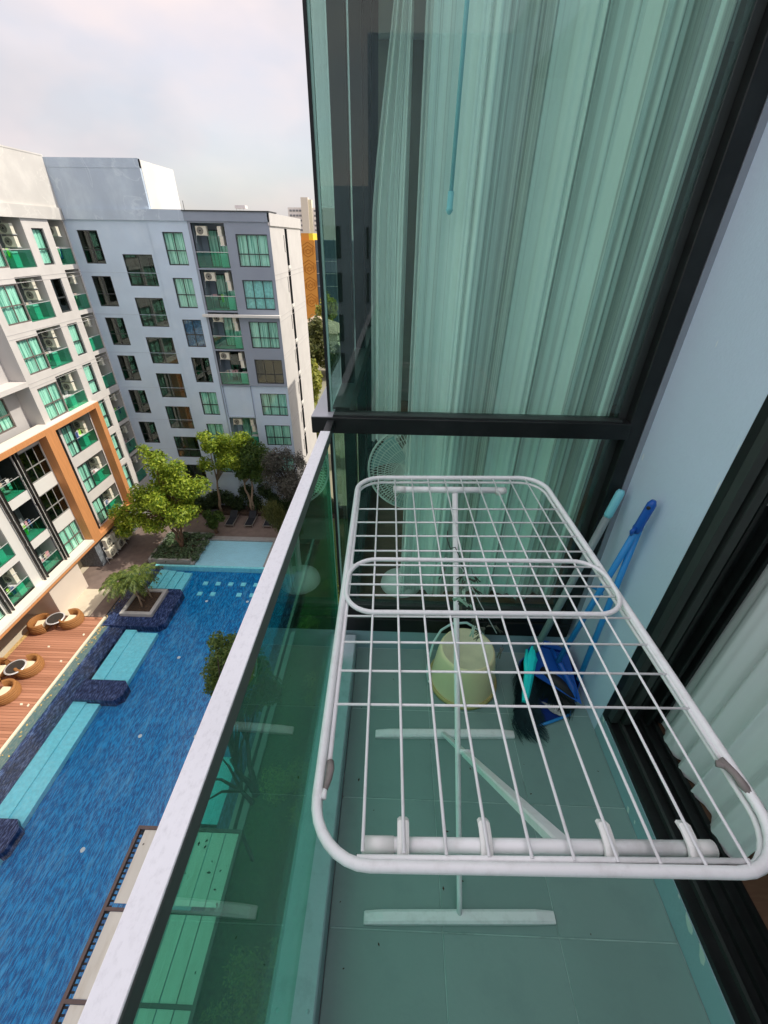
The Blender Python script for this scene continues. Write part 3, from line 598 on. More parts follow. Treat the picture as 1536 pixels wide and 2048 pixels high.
# ground storey
g = MB(); g.box(-27.0, -24.0, 20.9, 24.0, G, -19.33, mat('beige_wall', (0.72, 0.62, 0.52), 0.85, 0.02, 1)); g.build('beige_wall', lw)
g = MB(); g.box(-27.3, -27.05, 4, 20.9, G, -19.33, M_['room']); g.box(-28, -26.0, 24.0, 26.5, G, -19.33, M_['beige'] if 'beige' in M_ else M_['cream']); g.box(-26.5, -24.25, 26.4, 32.1, G, -19.33, mat('slate_rough', (0.16, 0.18, 0.20), 0.8, 0.3, 5, dirt=(0.4,0.42,0.45), dirt_scale=9, dirt_amt=0.6)); g.box(-26.5,-24.25,32.1,36,G,-19.33,M_['grey_bulk']); g.build('ground_storey_wall', lw)
for i, (y, z) in enumerate(((27.5, -20.5), (27.4, -21.5), (28.6, -20.6), (28.7, -21.55), (30.0, -20.5), (30.1, -21.5))):
    o = ac(None, (-23.85, y, z), math.pi); o.scale = (1.3, 1.15, 1.35)
    o.name = 'condenser_unit'; tag(o, ('upper ' if i % 2 == 0 else 'lower ')+'outdoor condenser on the dark wall below the orange frame, '+('nearest the beige wall', 'in the middle pair', 'deepest in the corner')[i//2], 'air conditioner', 'condensers on the dark ground storey wall')

# ================================================================ FAR BUILDING (shaded facade, plane y = 36)
YB = 36.0
fb = thing('apartment_block', (-17, 42, G), 'blue-grey apartment block facing the pool with a slate bay and tall blank rooftop wall', 'building')
rows = range(7)
h1 = [(-23.5, -22.0, -0.37-2.915*k, 1.73-2.915*k) for k in rows]
h2 = [(-20.6, -18.38, -1.82-2.90*k, 0.27-2.90*k) for k in rows]
h3 = [(-17.19, -15.68, -0.39-2.91*k, 1.69-2.91*k) for k in rows]
h4 = [(-14.98, -12.56, -0.53-2.905*k, 2.26-2.905*k) for k in rows]
h5 = [(-11.85, -9.55, -0.43-2.895*k, 1.62-2.905*k) for k in rows]
g = MB(); wall(g, 'F', YB, -24.2, -18.1, G, 2.36, [h for h in h1+h2], 0.18, M_['far_wall'])
wall(g, 'F', YB-0.09, -18.1, -15.18, G, 2.36, h3, 0.2, M_['far_wall']); g.box(-18.1, -18.09, YB-0.09, YB, G, 2.36, M_['far_wall'])
wall(g, 'F', YB, -15.18, -9.3, G, -9.32, [h for h in h4+h5 if h[3] < -9.4], 0.18, M_['far_wall'])
g.build('wall', fb)
g = MB(); wall(g, 'F', YB-0.12, -15.18, -9.3, -9.32, 2.36, [h for h in h4+h5 if h[3] > -9.4], 0.25, M_['dark_bay']); g.box(-15.18, -15.17, YB-0.12, YB, -9.32, 2.36, M_['dark_bay']); g.box(-15.17, -9.3, YB-0.12, YB-0.001, -9.33, -9.31, M_['dark_bay'])
g.box(-15.32, -9.25, YB-0.2, YB+2, 2.36, 2.93, M_['dark_bay']); g.box(-15.38, -9.2, YB-0.26, YB+2.05, 2.93, 3.0, M_['frame'])
g.build('slate_bay', fb)
g = MB(); g.box(-15.3, -9.2, YB-0.5, YB-0.12, -3.86, -3.68, M_['white']); g.build('ledge', fb)
g = MB(); g.box(-24.0, -18.1, YB-0.13, YB+0.3, 2.36, 3.0, M_['parapet']); g.box(-18.09, -15.33, YB-0.2, YB+0.3, 2.36, 3.02, M_['parapet']); g.box(-24.18, -17.72, YB-0.03, 36.2, 3.0, 5.78, M_['parapet']); g.box(-24.18, -17.72, YB-0.05, 36.2, 5.28, 5.80, M_['parapet'])
g.build('parapet', fb)
g = MB(); g.box(-24.18, -17.70, 36.21, 41.2, 2.9, 5.74, M_['white']); g.build('rooftop_block', fb)
g = MB(); g.box(-24.1, -9.8, 38.0, 46.8, G, 2.9, M_['grey_bulk']); g.build('core', fb)
hE = [(40.45, 41.3, -0.57-2.92*k, 2.05-2.92*k) for k in rows] + [(39.95, 40.13, 0.45-2.92*k, 1.6-2.92*k) for k in rows]
g = MB(); wall(g, 'L', -9.3, YB-0.12, 46.9, G, 2.15, hE, 0.35, M_['end_wall'], M_['room']); g.box(-9.36, -9.2, YB-0.2, 46.95, 2.15, 2.9, M_['end_wall']); g.box(-9.75, -9.66, 40.4, 41.4, G, 2.1, M_['room']); g.box(-9.76,-9.66,39.9,40.2,G,2.1,M_['frame'])
for k in range(6):
    z = -0.95-2.92*k; g.box(-9.3, -9.285, YB, 46.9, z, z+0.03, M_['grey_bulk']); g.box(-9.3, -9.285, YB, 46.9, z-0.35, z-0.32, M_['grey_bulk']); g.box(-9.3,-9.22,40.5,41.35,z+0.2,z+0.42,M_['white'])
g.build('end_wall', fb)
blue_c = mat('blue_patterned_curtain', (0.10, 0.16, 0.34), 0.9, 0.5, 6)
pale_c = mat('pale_blue_curtain', (0.50, 0.72, 0.78), 0.9, 0.2, 6)
for k in rows:
    window(fb, 'F', YB, *h1[k], cols=2, vs_=0.42, inset=0.06, curtain=None, bar=0.05, seed=k)
    window(fb, 'F', YB-0.09, *h3[k], cols=2, vs_=0.45, inset=0.08, curtain=[M_['far_curtain'], M_['far_curtain'], blue_c, None, 'mint', 'mint', 'mint'][k], bar=0.055, seed=k)
    b = YB-0.12 if k < 4 else YB
    window(fb, 'F', b, *h5[k], cols=3, vs_=0.40, inset=0.08, curtain=['mint', pale_c, 'mint', None, 'mint', 'mint', 'mint'][k], bar=0.055, seed=k+1)
    balcony(fb, 'F', b, *h4[k], depth=1.5, wm=M_['dark_bay'] if k < 4 else M_['far_wall'], acs=((0.62, 2.05, 0.35, math.pi/2), (1.98, 2.05, 0.5, 0.0), (2.05, 1.45, 0.5, 0.0)), dark=(k == 3), door_u=(0.2, 0.85), seed=k)
    # stair hall openings: lower glass, back wall with a tall pane
    o = balcony(fb, 'F', YB, *h2[k], depth=1.6, wm=M_['dark_bay'] if False else M_['grey_bulk'], rail=0, door=True, dark=True, door_u=(0.48, 0.98))
    g = MB(); a, b_, c, d = h2[k]
    for u in (a, (a+b_)/2-0.02, b_-0.05): g.box(u, u+0.05, YB+0.06, YB+0.1, c, d, M_['frame'])
    g.box(a, b_, YB+0.06, YB+0.1, d-0.05, d, M_['frame']); g.box(a, b_, YB+0.06, YB+0.1, c+0.62, c+0.66, M_['frame']); g.box(a, b_, YB+0.06, YB+0.1, c, c+0.05, M_['frame'])
    g.box(a+0.05, b_-0.05, YB+0.075, YB+0.083, c+0.05, d-0.05, M_['dark_glass']); g.build('hall_window', fb)
for k in range(6): g = MB(); g.box(-24.1, -18.11, YB-0.012, YB-0.0, -0.95-2.91*k, -0.92-2.91*k, M_['parapet']); g.build('facade_groove', fb)
g = MB(); g.tube([(-15.75,60*0.62,2.9),(-15.75,60*0.62,3.6)], 0.02, M_['frame'], 5); g.build('lightning_rod', fb)

# ================================================================ POOLSIDE FURNITURE
M_['wicker'] = mat('brown_wicker', (0.34, 0.15, 0.045), 0.7, 0.25, 9, stretch=(1, 1, 9), bump=0.5)
M_['cushion'] = mat('cream_cushion', (0.82, 0.72, 0.50), 0.9, 0.03)
M_['bronze'] = mat('dark_bronze_top', (0.05, 0.045, 0.04), 0.25, 0.1)
def wicker_chair(loc, rz, label):
    t = thing('wicker_armchair', loc, label, 'armchair', 'round wicker armchairs on the deck'); t.rotation_euler.z = 0
    R = Matrix.Rotation(rz, 4, 'Z'); T = Matrix.Translation(loc) @ R
    def put(mb, name, par): 
        mb.v = [tuple(R @ Vector(v)) for v in mb.v]
        o = link(name, mb.mesh(name), par); return o
    g = MB(); a0, a1 = math.radians(50), math.radians(310)
    for i in range(5):                                                  # stacked rings of the shell
        z = 0.06+0.125*i; e_ = 0.05*math.sin(i*0.75); g.lathe([(0.57+e_, z-0.062), (0.68+e_, z-0.05), (0.725+e_, z-0.02), (0.725+e_, z+0.02), (0.68+e_, z+0.05), (0.57+e_, z+0.062)], (0,0,0), M_['wicker'], 26, None, (a0, a1))
    g.lathe([(0.70, 0.62), (0.70, 0.72), (0.60, 0.77), (0.52, 0.70), (0.50, 0.30)], (0,0,0), M_['wicker'], 26, None, (a0, a1))
    for a in (a0, a1): g.add([(0.50*math.cos(a),0.50*math.sin(a),0.02),(0.72*math.cos(a),0.72*math.sin(a),0.02),(0.70*math.cos(a),0.70*math.sin(a),0.66),(0.50*math.cos(a),0.50*math.sin(a),0.66)],[(0,1,2,3)],M_['wicker'])
    put(g, 'shell', t)
    g = MB(); g.lathe([(0.0, 0.30), (0.52, 0.30), (0.54, 0.05), (0.5, 0.0)], (0.0,0,0), M_['wicker'], 20); put(g, 'seat_base', t)
    g = MB(); g.bbox(-0.33, 0.36, -0.36, 0.36, 0.30, 0.42, M_['cushion'], 0.04); put(g, 'cushion', t); return t
def round_table(loc, label):
    t = thing('round_table', loc, label, 'table', 'round tables on the deck')
    g = MB(); x, y, z = loc; g.lathe([(0.0, 0.70), (0.50, 0.70), (0.56, 0.72), (0.58, 0.70), (0.54, 0.62), (0.30, 0.45), (0.0, 0.42)], loc, M_['bronze'], 28); g.build('tabletop', t)
    g = MB(); g.lathe([(0.50, 0.722), (0.57, 0.735), (0.595, 0.70)], loc, M_['chrome'], 28); g.build('rim', t)
    g = MB()
    for a in (0.4, 2.5, 4.6): g.tube([(x+0.1*math.cos(a), y+0.1*math.sin(a), z+0.45), (x+0.32*math.cos(a), y+0.32*math.sin(a), z+0.02)], 0.05, M_['wicker'], 6)
    g.build('leg', t)
zd = G+0.05
wicker_chair((-22.75, 20.25, zd), math.radians(180), 'round wicker armchair nearest the pool at the far end of the deck')
wicker_chair((-24.55, 19.7, zd), math.radians(15), 'round wicker armchair nearest the building at the far end of the deck')
round_table((-23.55, 19.95, zd), 'dark round table between the two armchairs at the far end of the deck')
wicker_chair((-22.85, 16.3, zd), math.radians(180), 'round wicker armchair to the pool side of the middle table')
wicker_chair((-24.6, 15.9, zd), math.radians(10), 'round wicker armchair cut by the left edge, beside the middle table')
round_table((-23.3, 15.95, zd), 'dark round table in the middle of the deck')
wicker_chair((-22.95, 14.45, zd), math.radians(180), 'nearest of the round wicker armchairs, close to the left edge')
round_table((-24.0, 14.2, zd), 'dark round table cut by the left edge, nearest the camera')
M_['alu'] = mat('brushed_aluminium', (0.45, 0.42, 0.38), 0.4, 0.05, metal=0.6)
M_['sling'] = mat('black_sling_fabric', (0.02, 0.023, 0.03), 0.7, 0.2)
def lounger(x, y, label):
    t = thing('sun_lounger', (x, y, G), label, 'sun lounger', 'sun loungers behind the paddling pool'); w_ = 0.38
    g = MB()
    for s in (-w_, w_): g.box(x+s-0.03, x+s+0.03, y, y+2.0, G+0.26, G+0.32, M_['alu'])
    g.box(x-w_, x+w_, y, y+0.05, G+0.26, G+0.32, M_['alu']); g.build('frame', t)
    for s, yy in ((-w_, .1), (w_, .1), (-w_, 1.8), (w_, 1.8)): q = MB(); q.box(x+s-0.025, x+s+0.025, y+yy, y+yy+0.05, G, G+0.26, M_['alu']); q.build('leg', t)
    g = MB(); g.bbox(x-w_+0.03, x+w_-0.03, y+0.06, y+1.25, G+0.28, G+0.34, M_['sling'], 0.015); g.build('seat', t)
    g = MB(); g.add([(x-w_+.03,y+1.27,G+.30),(x+w_-.03,y+1.27,G+.30),(x+w_-.03,y+1.95,G+.72),(x-w_+.03,y+1.95,G+.72),(x-w_+.03,y+1.27,G+.34),(x+w_-.03,y+1.27,G+.34),(x+w_-.03,y+1.93,G+.77),(x-w_+.03,y+1.93,G+.77)],[(0,3,2,1),(4,5,6,7),(0,1,5,4),(1,2,6,5),(2,3,7,6),(3,0,4,7)],M_['sling']); g.build('backrest', t)
lounger(-17.55, 32.5, 'black sun lounger nearest the sunlit tree'); lounger(-15.62, 32.5, 'second black sun lounger from the sunlit tree'); lounger(-13.75, 32.5, 'third black sun lounger, left of the weeping shrub'); lounger(-11.95, 32.5, 'last sun lounger, half hidden by the weeping shrub')

# canopy over the near side of the pool
cn = thing('pool_canopy', (-8.2, 4, G), 'flat canopy of pale metal roof panels in brown steel frames by the near pool edge', 'canopy')
M_['brown_steel'] = mat('brown_steel', (0.13, 0.09, 0.08), 0.5, 0.1); M_['roofsheet'] = mat('pale_roof_sheet', (0.70, 0.67, 0.58), 0.6, 0.06, 0.8, stretch=(3, 0.6, 1), dirt=(0.50, 0.44, 0.32), dirt_scale=1.0, dirt_amt=0.5)
Zc_ = -19.0; cx0, cx1 = -10.1, -5.8
g = MB()
for x in (cx0, cx1-0.1): g.box(x, x+0.12, -8, 7.12, Zc_-0.1, Zc_+0.06, M_['brown_steel'])
g.box(cx0+.12, cx1-.1, 7.0, 7.12, Zc_-0.1, Zc_+0.06, M_['brown_steel']); g.build('frame', cn)
for y in (4.5, 2.3, 0.1, -2.1): g = MB(); g.box(cx0+.12, cx1-.1, y, y+0.1, Zc_-0.1, Zc_+0.055, M_['brown_steel']); g.build('cross_beam', cn)
yb = [7.0, 4.6, 4.5, 2.4, 2.3, 0.2, 0.1, -2.0]
def panel():
    mb = MB(); W = 0.535; D = 2.08
    mb.box(0, W, 0, D, 0, 0.02, M_['roofsheet']); mb.box(W-0.02, W, 0, D, 0.02, 0.05, M_['roofsheet']); return mb.mesh('roof_panel')
P1 = panel(); x0 = -9.78
for j, yy in enumerate((4.72, 2.41, 0.21, -1.99)):
    for i in range(7): o = link('roof_panel', P1, cn, loc=(x0+i*0.56, yy, Zc_+0.0)); o.scale.y = 1.09 if j == 0 else 1.0
g = MB()
for k in range(40): g.box(-9.98, -9.84, 6.9-0.16*k, 6.84-0.16*k, Zc_-0.06, Zc_-0.03, M_['black'])
g.build('gutter_grille', cn, kind='stuff')
for x, y in ((cx0+0.06, 7.06), (cx1-0.04, 7.06), (cx0+0.06, 0), (cx1-0.04, 0)): g = MB(); g.box(x-0.06, x+0.06, y-0.06, y+0.06, G, Zc_-0.1, M_['brown_steel']); g.build('post', cn)

g = MB(); r = random.Random(3); lf = mat('dead_leaf', (0.06, 0.035, 0.02), 0.9, 0.4, 30)
for x, y in ((-7.12,6.7),(-7.1,6.5),(-6.65,6.05),(-6.64,5.7),(-6.22,5.77),(-6.24,5.21),(-7.57,5.67),(-6.1,3.1),(-6.0,4.8),(-7.4,6.6),(-8.9,3.4),(-7.9,1.2),(-9.6,6.5),(-6.7,1.9)):
    a = r.uniform(0, 3); s_ = r.uniform(.05, .11); u = Vector((math.cos(a), math.sin(a), 0)); v = Vector((-u.y, u.x, 0)); p = Vector((x, y, Zc_+0.03)); g.add([p-u*s_, p+v*s_*.4+Vector((0,0,.03)), p+u*s_*.8, p-v*s_*.45+Vector((0,0,.02))], [(0,1,2,3)], lf)
o = g.build('fallen_leaves'); tag(o, 'dead brown leaves lying on the pale canopy roof', 'leaves'); o['kind'] = 'stuff'
g = MB()
for x, y in ((-21.3,19.2),(-23.0,18.1),(-21.25,13.9),(-21.7,13.95),(-22.3,12.0),(-21.4,17.0)): a = r.uniform(0,3); u = Vector((math.cos(a),math.sin(a),0))*.13; v = Vector((-u.y,u.x,0))*.6; p = Vector((x,y,G+0.056)); g.add([p-u,p+v,p+u,p-v],[(0,1,2,3)],M_['cream'])
for i in range(120): x = -20.5+r.gauss(0,.16); y = r.uniform(9,26) if i % 2 else 20.5+r.gauss(0,1.5); a = r.uniform(0,3); u = Vector((math.cos(a),math.sin(a),0))*r.uniform(.05,.1); v = Vector((-u.y,u.x,0))*.5; p = Vector((x,y,G-0.03)); g.add([p-u,p+v,p+u,p-v],[(0,1,2,3)],M_['yl'])
o = g.build('pale_leaves'); tag(o, 'yellow and pale leaves scattered on the deck and along the overflow channel', 'leaves'); o['kind'] = 'stuff'

# ================================================================ FAR CITY
tw = thing('white_tower', (-49, 270, G), 'distant white tower block with rows of dark windows and a blank stair shaft', 'building')
M_['tw'] = mat('tower_white_hazed', (0.80, 0.74, 0.73), 0.9, 0.03); M_['tan'] = mat('tower_shaft', (0.70, 0.62, 0.54), 0.9, 0.03); M_['tww'] = mat('tower_window', (0.24, 0.24, 0.26), 0.6, 0.1)  # tower white lightened to stand in for distance haze, which is not built
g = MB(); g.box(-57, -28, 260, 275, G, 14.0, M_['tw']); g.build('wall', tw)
g = MB(); g.box(-49.6, -46.1, 257.5, 262, G, 18.0, M_['tan']); g.box(-46.09, -44.5, 258.5, 262, G, 17.2, M_['cream']); g.build('stair_shaft', tw)
def twm(Wd): mb = MB(); mb.box(0, Wd, 0, 0.3, 0, 0.8, M_['tww']); return mb.mesh('window')
for z in range(11):
    for i, x in enumerate((-56.2, -54.6, -53.0, -51.4, -43.8, -42.2, -40.6)): link('window', cached(('tw',), lambda: twm(1.25)), tw, loc=(x, 259.85, 12.3-2.05*z))
ob = thing('orange_building', (-22, 125, G), 'distant orange building with an engraved maze of lines beside a blue glass block', 'building')
M_['or'] = mat('orange_panel', (0.66, 0.28, 0.05), 0.8, 0.04); M_['orl'] = mat('orange_groove', (0.42, 0.15, 0.02), 0.8, 0.04); M_['yel'] = mat('yellow_panel', (0.85, 0.62, 0.05), 0.8, 0.04)
g = MB(); g.box(-23.9, -20.6, 120, 130, G, 0.9, M_['or']); g.box(-23.8, -21.9, 120.5, 130, 0.9, 2.3, M_['or']); g.box(-21.89, -20.9, 120.5, 130, 0.9, 2.3, M_['yel']); g.build('wall', ob)
g = MB()
def ln(a, b):
    a = Vector((a[0], 0, a[1])); b = Vector((b[0], 0, b[1])); d = (b-a).normalized(); nn = Vector((-d.z, 0, d.x))*0.075
    y = 119.97; vs = [a+nn, b+nn, b-nn, a-nn]; g.add([(v.x, y, v.z) for v in vs]+[(v.x, y+0.06, v.z) for v in vs], [(0,1,2,3),(0,1,5,4),(2,3,7,6)], M_['orl'])
for cz in (-1.3, -5.0, -8.7, -12.4):
    for i in range(1, 6):
        r_ = 0.33*i; cx = -22.25
        if i % 2: pts = [(cx-r_, cz-r_*0.6), (cx-r_, cz+r_*0.5), (cx, cz+r_*1.1), (cx+r_*0.95, cz+r_*0.5), (cx+r_*0.95, cz-r_*0.2)]
        else: pts = [(cx-r_*0.9, cz+r_*0.3), (cx-r_*0.9, cz-r_*0.5), (cx-0.1, cz-r_*1.0), (cx+r_*0.9, cz-r_*0.5), (cx+r_*0.9, cz+r_*0.6)]
        for p, q in zip(pts, pts[1:]): ln(p, q)
g.build('groove_pattern', ob, kind='stuff')
gb = thing('blue_glass_building', (-18, 135, G), 'distant blue-grey glass building to the right of the orange one', 'building')
M_['bg'] = mat('blue_cladding', (0.09, 0.14, 0.20), 0.3, 0.1, 3)
g = MB(); g.box(-20.58, -8, 120.8, 140, G, 0.95, M_['bg']); g.build('wall', gb)
for z in (-3.5, -6.2, -9): g = MB(); g.box(-20.58, -8, 120.7, 120.8, z, z+0.1, M_['chrome']); g.build('floor_band', gb)
for k_, (x, y, z, R, n, lb) in enumerate(((-15.6, 100, -12.0, 2.6, 2500, 'distant round green tree below the orange building'), (-12.6, 66, -11.2, 3.1, 5000, 'tall dark feathery tree beyond the far building corner'), (-11.4, 56, -14.8, 2.5, 5500, 'bright yellow-green tree right of the far building corner'), (-9.5, 50, -18.2, 1.8, 2500, 'yellow-green shrub at the foot of the far building corner'), (-6.5, 60, -13, 3.0, 3000, 'green tree half hidden behind the window corner'), (-3, 52, -17, 3.4, 3000, 'green tree hidden behind the window corner'))):
    bb = blobcloud((x, y, z), (R, R, R*1.5), 10, 50+k_)
    tree('distant_tree', (x, y, G), [(x, y, z-R)], bb, n, 0.2+0.002*y, [M_['leaf_far'], M_['leaf_o'], M_['leaf_far'], M_['leaf_far'], M_['leaf_g'], M_['leaf_g']][k_], M_['bark_d'], lb, seed=60+k_, group='trees beyond the far building')
hs = thing('tiled_house', (-16, 92, G), 'low house with a pale hipped roof among the distant trees', 'house')
g = MB(); g.box(-21, -12, 90, 99, G, -14.6, M_['cream']); g.build('wall', hs)
g = MB(); g.add([(-21.6,89.4,-14.6),(-11.4,89.4,-14.6),(-11.4,99.6,-14.6),(-21.6,99.6,-14.6),(-16.8,94,-11.9)],[(0,1,4),(1,2,4),(2,3,4),(3,0,4),(0,3,2,1)],mat('tan_roof',(0.46,0.36,0.26),0.9,0.1,2)); g.build('roof', hs)
wt = thing('rooftop_tank_frame', (-18.6, 60, 3), 'small steel tank frame on a roof behind the far building', 'tank')
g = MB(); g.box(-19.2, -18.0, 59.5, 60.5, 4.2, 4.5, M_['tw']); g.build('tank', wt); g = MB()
for x in (-19.1, -18.7, -18.3): g.box(x, x+0.06, 59.6, 59.66, 2.0, 4.2, M_['chrome'])
g.box(-19.4, -17.8, 59.5, 60.5, 3.7, 3.78, M_['chrome']); g.build('stand', wt)
# block closing the court behind the camera, seen only as a reflection
bh = thing('rear_block', (-15, -40, G), 'grey apartment block closing the court behind the camera', 'building')
g = MB(); g.box(-38, 30, -48, -34, G, 4.5, M_['far_wall']); g.build('wall', bh)
rm = MB(); rm.box(0, 1.7, 0, 0.1, 0, 2.0, M_['frame']); rm.box(0.1, 1.6, 0.1, 0.14, 0.1, 1.9, M_['dark_glass']); rme = rm.mesh('window')
for i in range(12):
    for k in range(8): link('window', rme, bh, loc=(-24+3.6*i, -34.02, 0.2-2.92*k))

# ================================================================ LAUNDRY AND APPLIANCES ON THE BALCONIES
M_['enamel'] = mat('white_enamel', (0.80, 0.80, 0.78), 0.4, 0.02)
cols_ = [mat('cloth_white', (0.78,0.76,0.72),0.9,0.05), mat('cloth_black',(0.03,0.03,0.035),0.9,0.2), mat('cloth_pink',(0.62,0.32,0.34),0.9,0.1), mat('cloth_lime',(0.30,0.62,0.06),0.9,0.1), mat('cloth_blue',(0.06,0.10,0.28),0.9,0.1), mat('cloth_tan',(0.60,0.50,0.36),0.9,0.1)]
ORD = ['top', 'second', 'third', 'fourth', 'fifth', 'sixth', 'lowest']
wm_ = MB(); wm_.bbox(-0.28, 0.28, -0.28, 0.28, 0, 0.88, M_['enamel'], 0.02); wm_.lathe([(0.0, 0.285), (0.15, 0.29), (0.19, 0.285)], (0,0,0.45), M_['bronze'], 16, Matrix.Rotation(math.pi/2, 3, 'Y')); WME = wm_.mesh('washing_machine')
def washer(p, rz, label): o = link('washing_machine', WME, None, loc=p); o.rotation_euler.z = rz+math.pi; tag(o, label, 'washing machine', 'washing machines on the balconies')
def rack(p, along, L_, label, seed):
    t = thing('laundry_rack', p, label, 'laundry', 'laundry on the balconies'); r = random.Random(seed); x, y, z = p
    ax = Vector((0,1,0)) if along == 'y' else Vector((1,0,0)); nx = Vector((1,0,0)) if along == 'y' else Vector((0,1,0)); P = Vector(p)
    g = MB(); g.tube([P-ax*L_/2-nx*.2+Vector((0,0,0)), P-ax*L_/2-nx*.2+Vector((0,0,1.05)), P+ax*L_/2-nx*.2+Vector((0,0,1.05)), P+ax*L_/2-nx*.2], 0.014, M_['chrome'], 5)
    g.tube([P-ax*L_/2+nx*.2, P-ax*L_/2+nx*.2+Vector((0,0,1.05)), P+ax*L_/2+nx*.2+Vector((0,0,1.05)), P+ax*L_/2+nx*.2], 0.014, M_['chrome'], 5); g.build('rack', t)
    u = -L_/2+0.05
    while u < L_/2-0.15:
        w_ = r.uniform(0.16, 0.36); h = r.uniform(0.35, 0.8); c = r.choice(cols_); q = MB(); o_ = r.uniform(-.18, .18)
        q.sheet(lambda s, t_: P+ax*(u+s*w_)+nx*(o_+0.03*math.sin(s*9+t_*2))+Vector((0,0,1.07-h*t_+0.01*math.sin(s*7))), 6, 3, c); q.build('clothing', t); u += w_*0.8+r.uniform(0.02, .12)
for k, (a, b) in enumerate(cC): washer((XL-0.55, 30.65, a+0.02), 0, f'washing machine on the {ORD[k]} wide balcony of the sunlit wing, above the orange frame'); rack((XL-0.45, 29.95, a+0.02), 'y', 0.8, f'laundry on the {ORD[k]} wide balcony of the sunlit wing, above the orange frame', 70+k)
for k in range(6): 
    a = cA[k][0]
    if k in (2, 3, 4): washer((XL-0.5, 34.8, a+0.02), 0, f'washing machine on the {ORD[k]} corner balcony of the sunlit wing')
    if k in (1, 4, 5, 0): rack((XL-0.45, 35.1, a+0.02), 'y', 0.9, f'laundry on the {ORD[k]} corner balcony of the sunlit wing', 80+k)
for i, (a, b) in enumerate(rowsI):
    washer((XI-0.5, 30.5, a+0.02), 0, f'washing machine on the {ORD[i]} balcony inside the right bay of the orange frame'); rack((XI-0.5, 30.0, a+0.3 if i == 0 else a+0.02), 'y', 1.1, f'laundry on the {ORD[i]} balcony inside the right bay of the orange frame', 90+i)
    rack((XI-0.45, 22.6, hl[i][2]+0.02), 'y', 1.0, f'laundry on the {ORD[i]} balcony between the black steel posts', 95+i)
    if i: washer((XI-0.5, 19.9, hl[3+i][2]+0.02), 0, f'washing machine on the {ORD[i]} balcony left of the black steel posts')
    rack((XI-0.4, 19.2, hl[3+i][2]+0.02), 'y', 0.8, f'laundry on the {ORD[i]} balcony left of the black steel posts', 100+i)
for k in range(6): washer((-13.05, YB+0.55, h4[k][2]+0.02), -math.pi/2, f'washing machine on the {ORD[k]} balcony of the blue-grey block')
for k in (3, 1): rack((-14.1, YB+0.5, h4[k][2]+0.02), 'x', 1.0, f'laundry on the {ORD[k]} balcony of the blue-grey block', 110+k)

# ================================================================ OUR BUILDING
M_['wall'] = mat('blue_grey_wall', (0.60, 0.72, 0.85), 0.65, 0.03, 1.5, bump=0.12, bscale=120, dirt=(0.52, 0.66, 0.74), dirt_scale=3, dirt_amt=0.3)
M_['plaster'] = mat('grey_plaster_edge', (0.27, 0.30, 0.34), 0.85, 0.05, 30)
M_['teal_sill'] = mat('painted_teal_grey', (0.30, 0.46, 0.50), 0.6, 0.06, 4, bump=0.15, bscale=60)
M_['kerbp'] = mat('painted_kerb', (0.36, 0.47, 0.50), 0.5, 0.06, 4, bump=0.3, bscale=25, dirt=(0.18, 0.24, 0.26), dirt_scale=18, dirt_amt=0.4)
M_['alu_black'] = mat('black_aluminium', (0.010, 0.012, 0.012), 0.4, 0.15, 20, spec=0.3, dirt=(0.03, 0.034, 0.034), dirt_scale=9, dirt_amt=0.4)
M_['alu_grey'] = mat('charcoal_aluminium', (0.032, 0.038, 0.036), 0.45, 0.1, 20)
M_['tile'] = mat('grey_tile_green_cast', (0.21, 0.325, 0.30), 0.42, 0.05, 2.5, dirt=(0.17, 0.26, 0.25), dirt_scale=6, dirt_amt=0.4, bump=0.05, bscale=90)  # green light cast by the glass is put into both tile colours
M_['tile2'] = mat('grey_tile_green_cast_lighter', (0.225, 0.34, 0.315), 0.42, 0.05, 2.5, dirt=(0.17, 0.26, 0.25), dirt_scale=7, dirt_amt=0.4, bump=0.05, bscale=90)
M_['grout'] = mat('pale_grout', (0.36, 0.50, 0.47), 0.9, 0.1, 20, dirt=(0.12, 0.14, 0.13), dirt_scale=7, dirt_amt=0.9)
M_['concrete'] = mat('concrete', (0.36, 0.38, 0.40), 0.85, 0.06, 2)

ou = thing('home_block', (6, 0, G), 'own apartment block that carries the balcony', 'building')
g = MB()
g.box(3.2, 14, -30, 40, G, 2.75, M_['concrete']); g.box(0.95, 3.2, 4.2, 40, G, 2.75, M_['concrete']); g.box(-0.2, 3.2, -30, 40, G, -0.35, M_['concrete'])
g.box(0.765, 3.2, -30, -1.5, -0.35, 2.75, M_['concrete']); g.build('core', ou)
g = MB(); g.box(0.765, 3.2, -1.5, 1.2, 2.62, 2.75, M_['concrete']); g.box(-0.2, 3.2, 1.2, 4.2, 2.62, 2.75, M_['concrete']); g.build('roof', ou)
# balcony floor with its tiles
g = MB(); g.box(-0.245, 0.763, -1.5, 1.22, -0.34, -0.012, M_['concrete']); g.box(-0.13, 0.763, -1.5, 1.22, -0.0119, -0.0018, M_['grout'])
fl = g.build('balcony_floor', None, kind='structure')
gx = [-0.135, 0.160, 0.460, 0.762]; gy = [1.209, 0.926, 0.622, 0.318, 0.014, -0.290, -0.594, -0.898, -1.202, -1.5]
tm = {}
for i in range(3):
    for j in range(len(gy)-1):
        x0, x1 = gx[i]+0.0012, gx[i+1]-0.0012; y1, y0 = gy[j]-0.0014, gy[j+1]+0.0014
        key = (round(x1-x0, 4), round(y1-y0, 4), (i+j) % 2)
        if key not in tm: mb = MB(); mb.bbox(0, key[0], 0, key[1], -0.011, 0.0, M_['tile'] if key[2] else M_['tile2'], 0.0012); tm[key] = mb.mesh('tile')
        link('tile', tm[key], fl, loc=(x0, y0, random.uniform(-0.0004, 0.0004)))
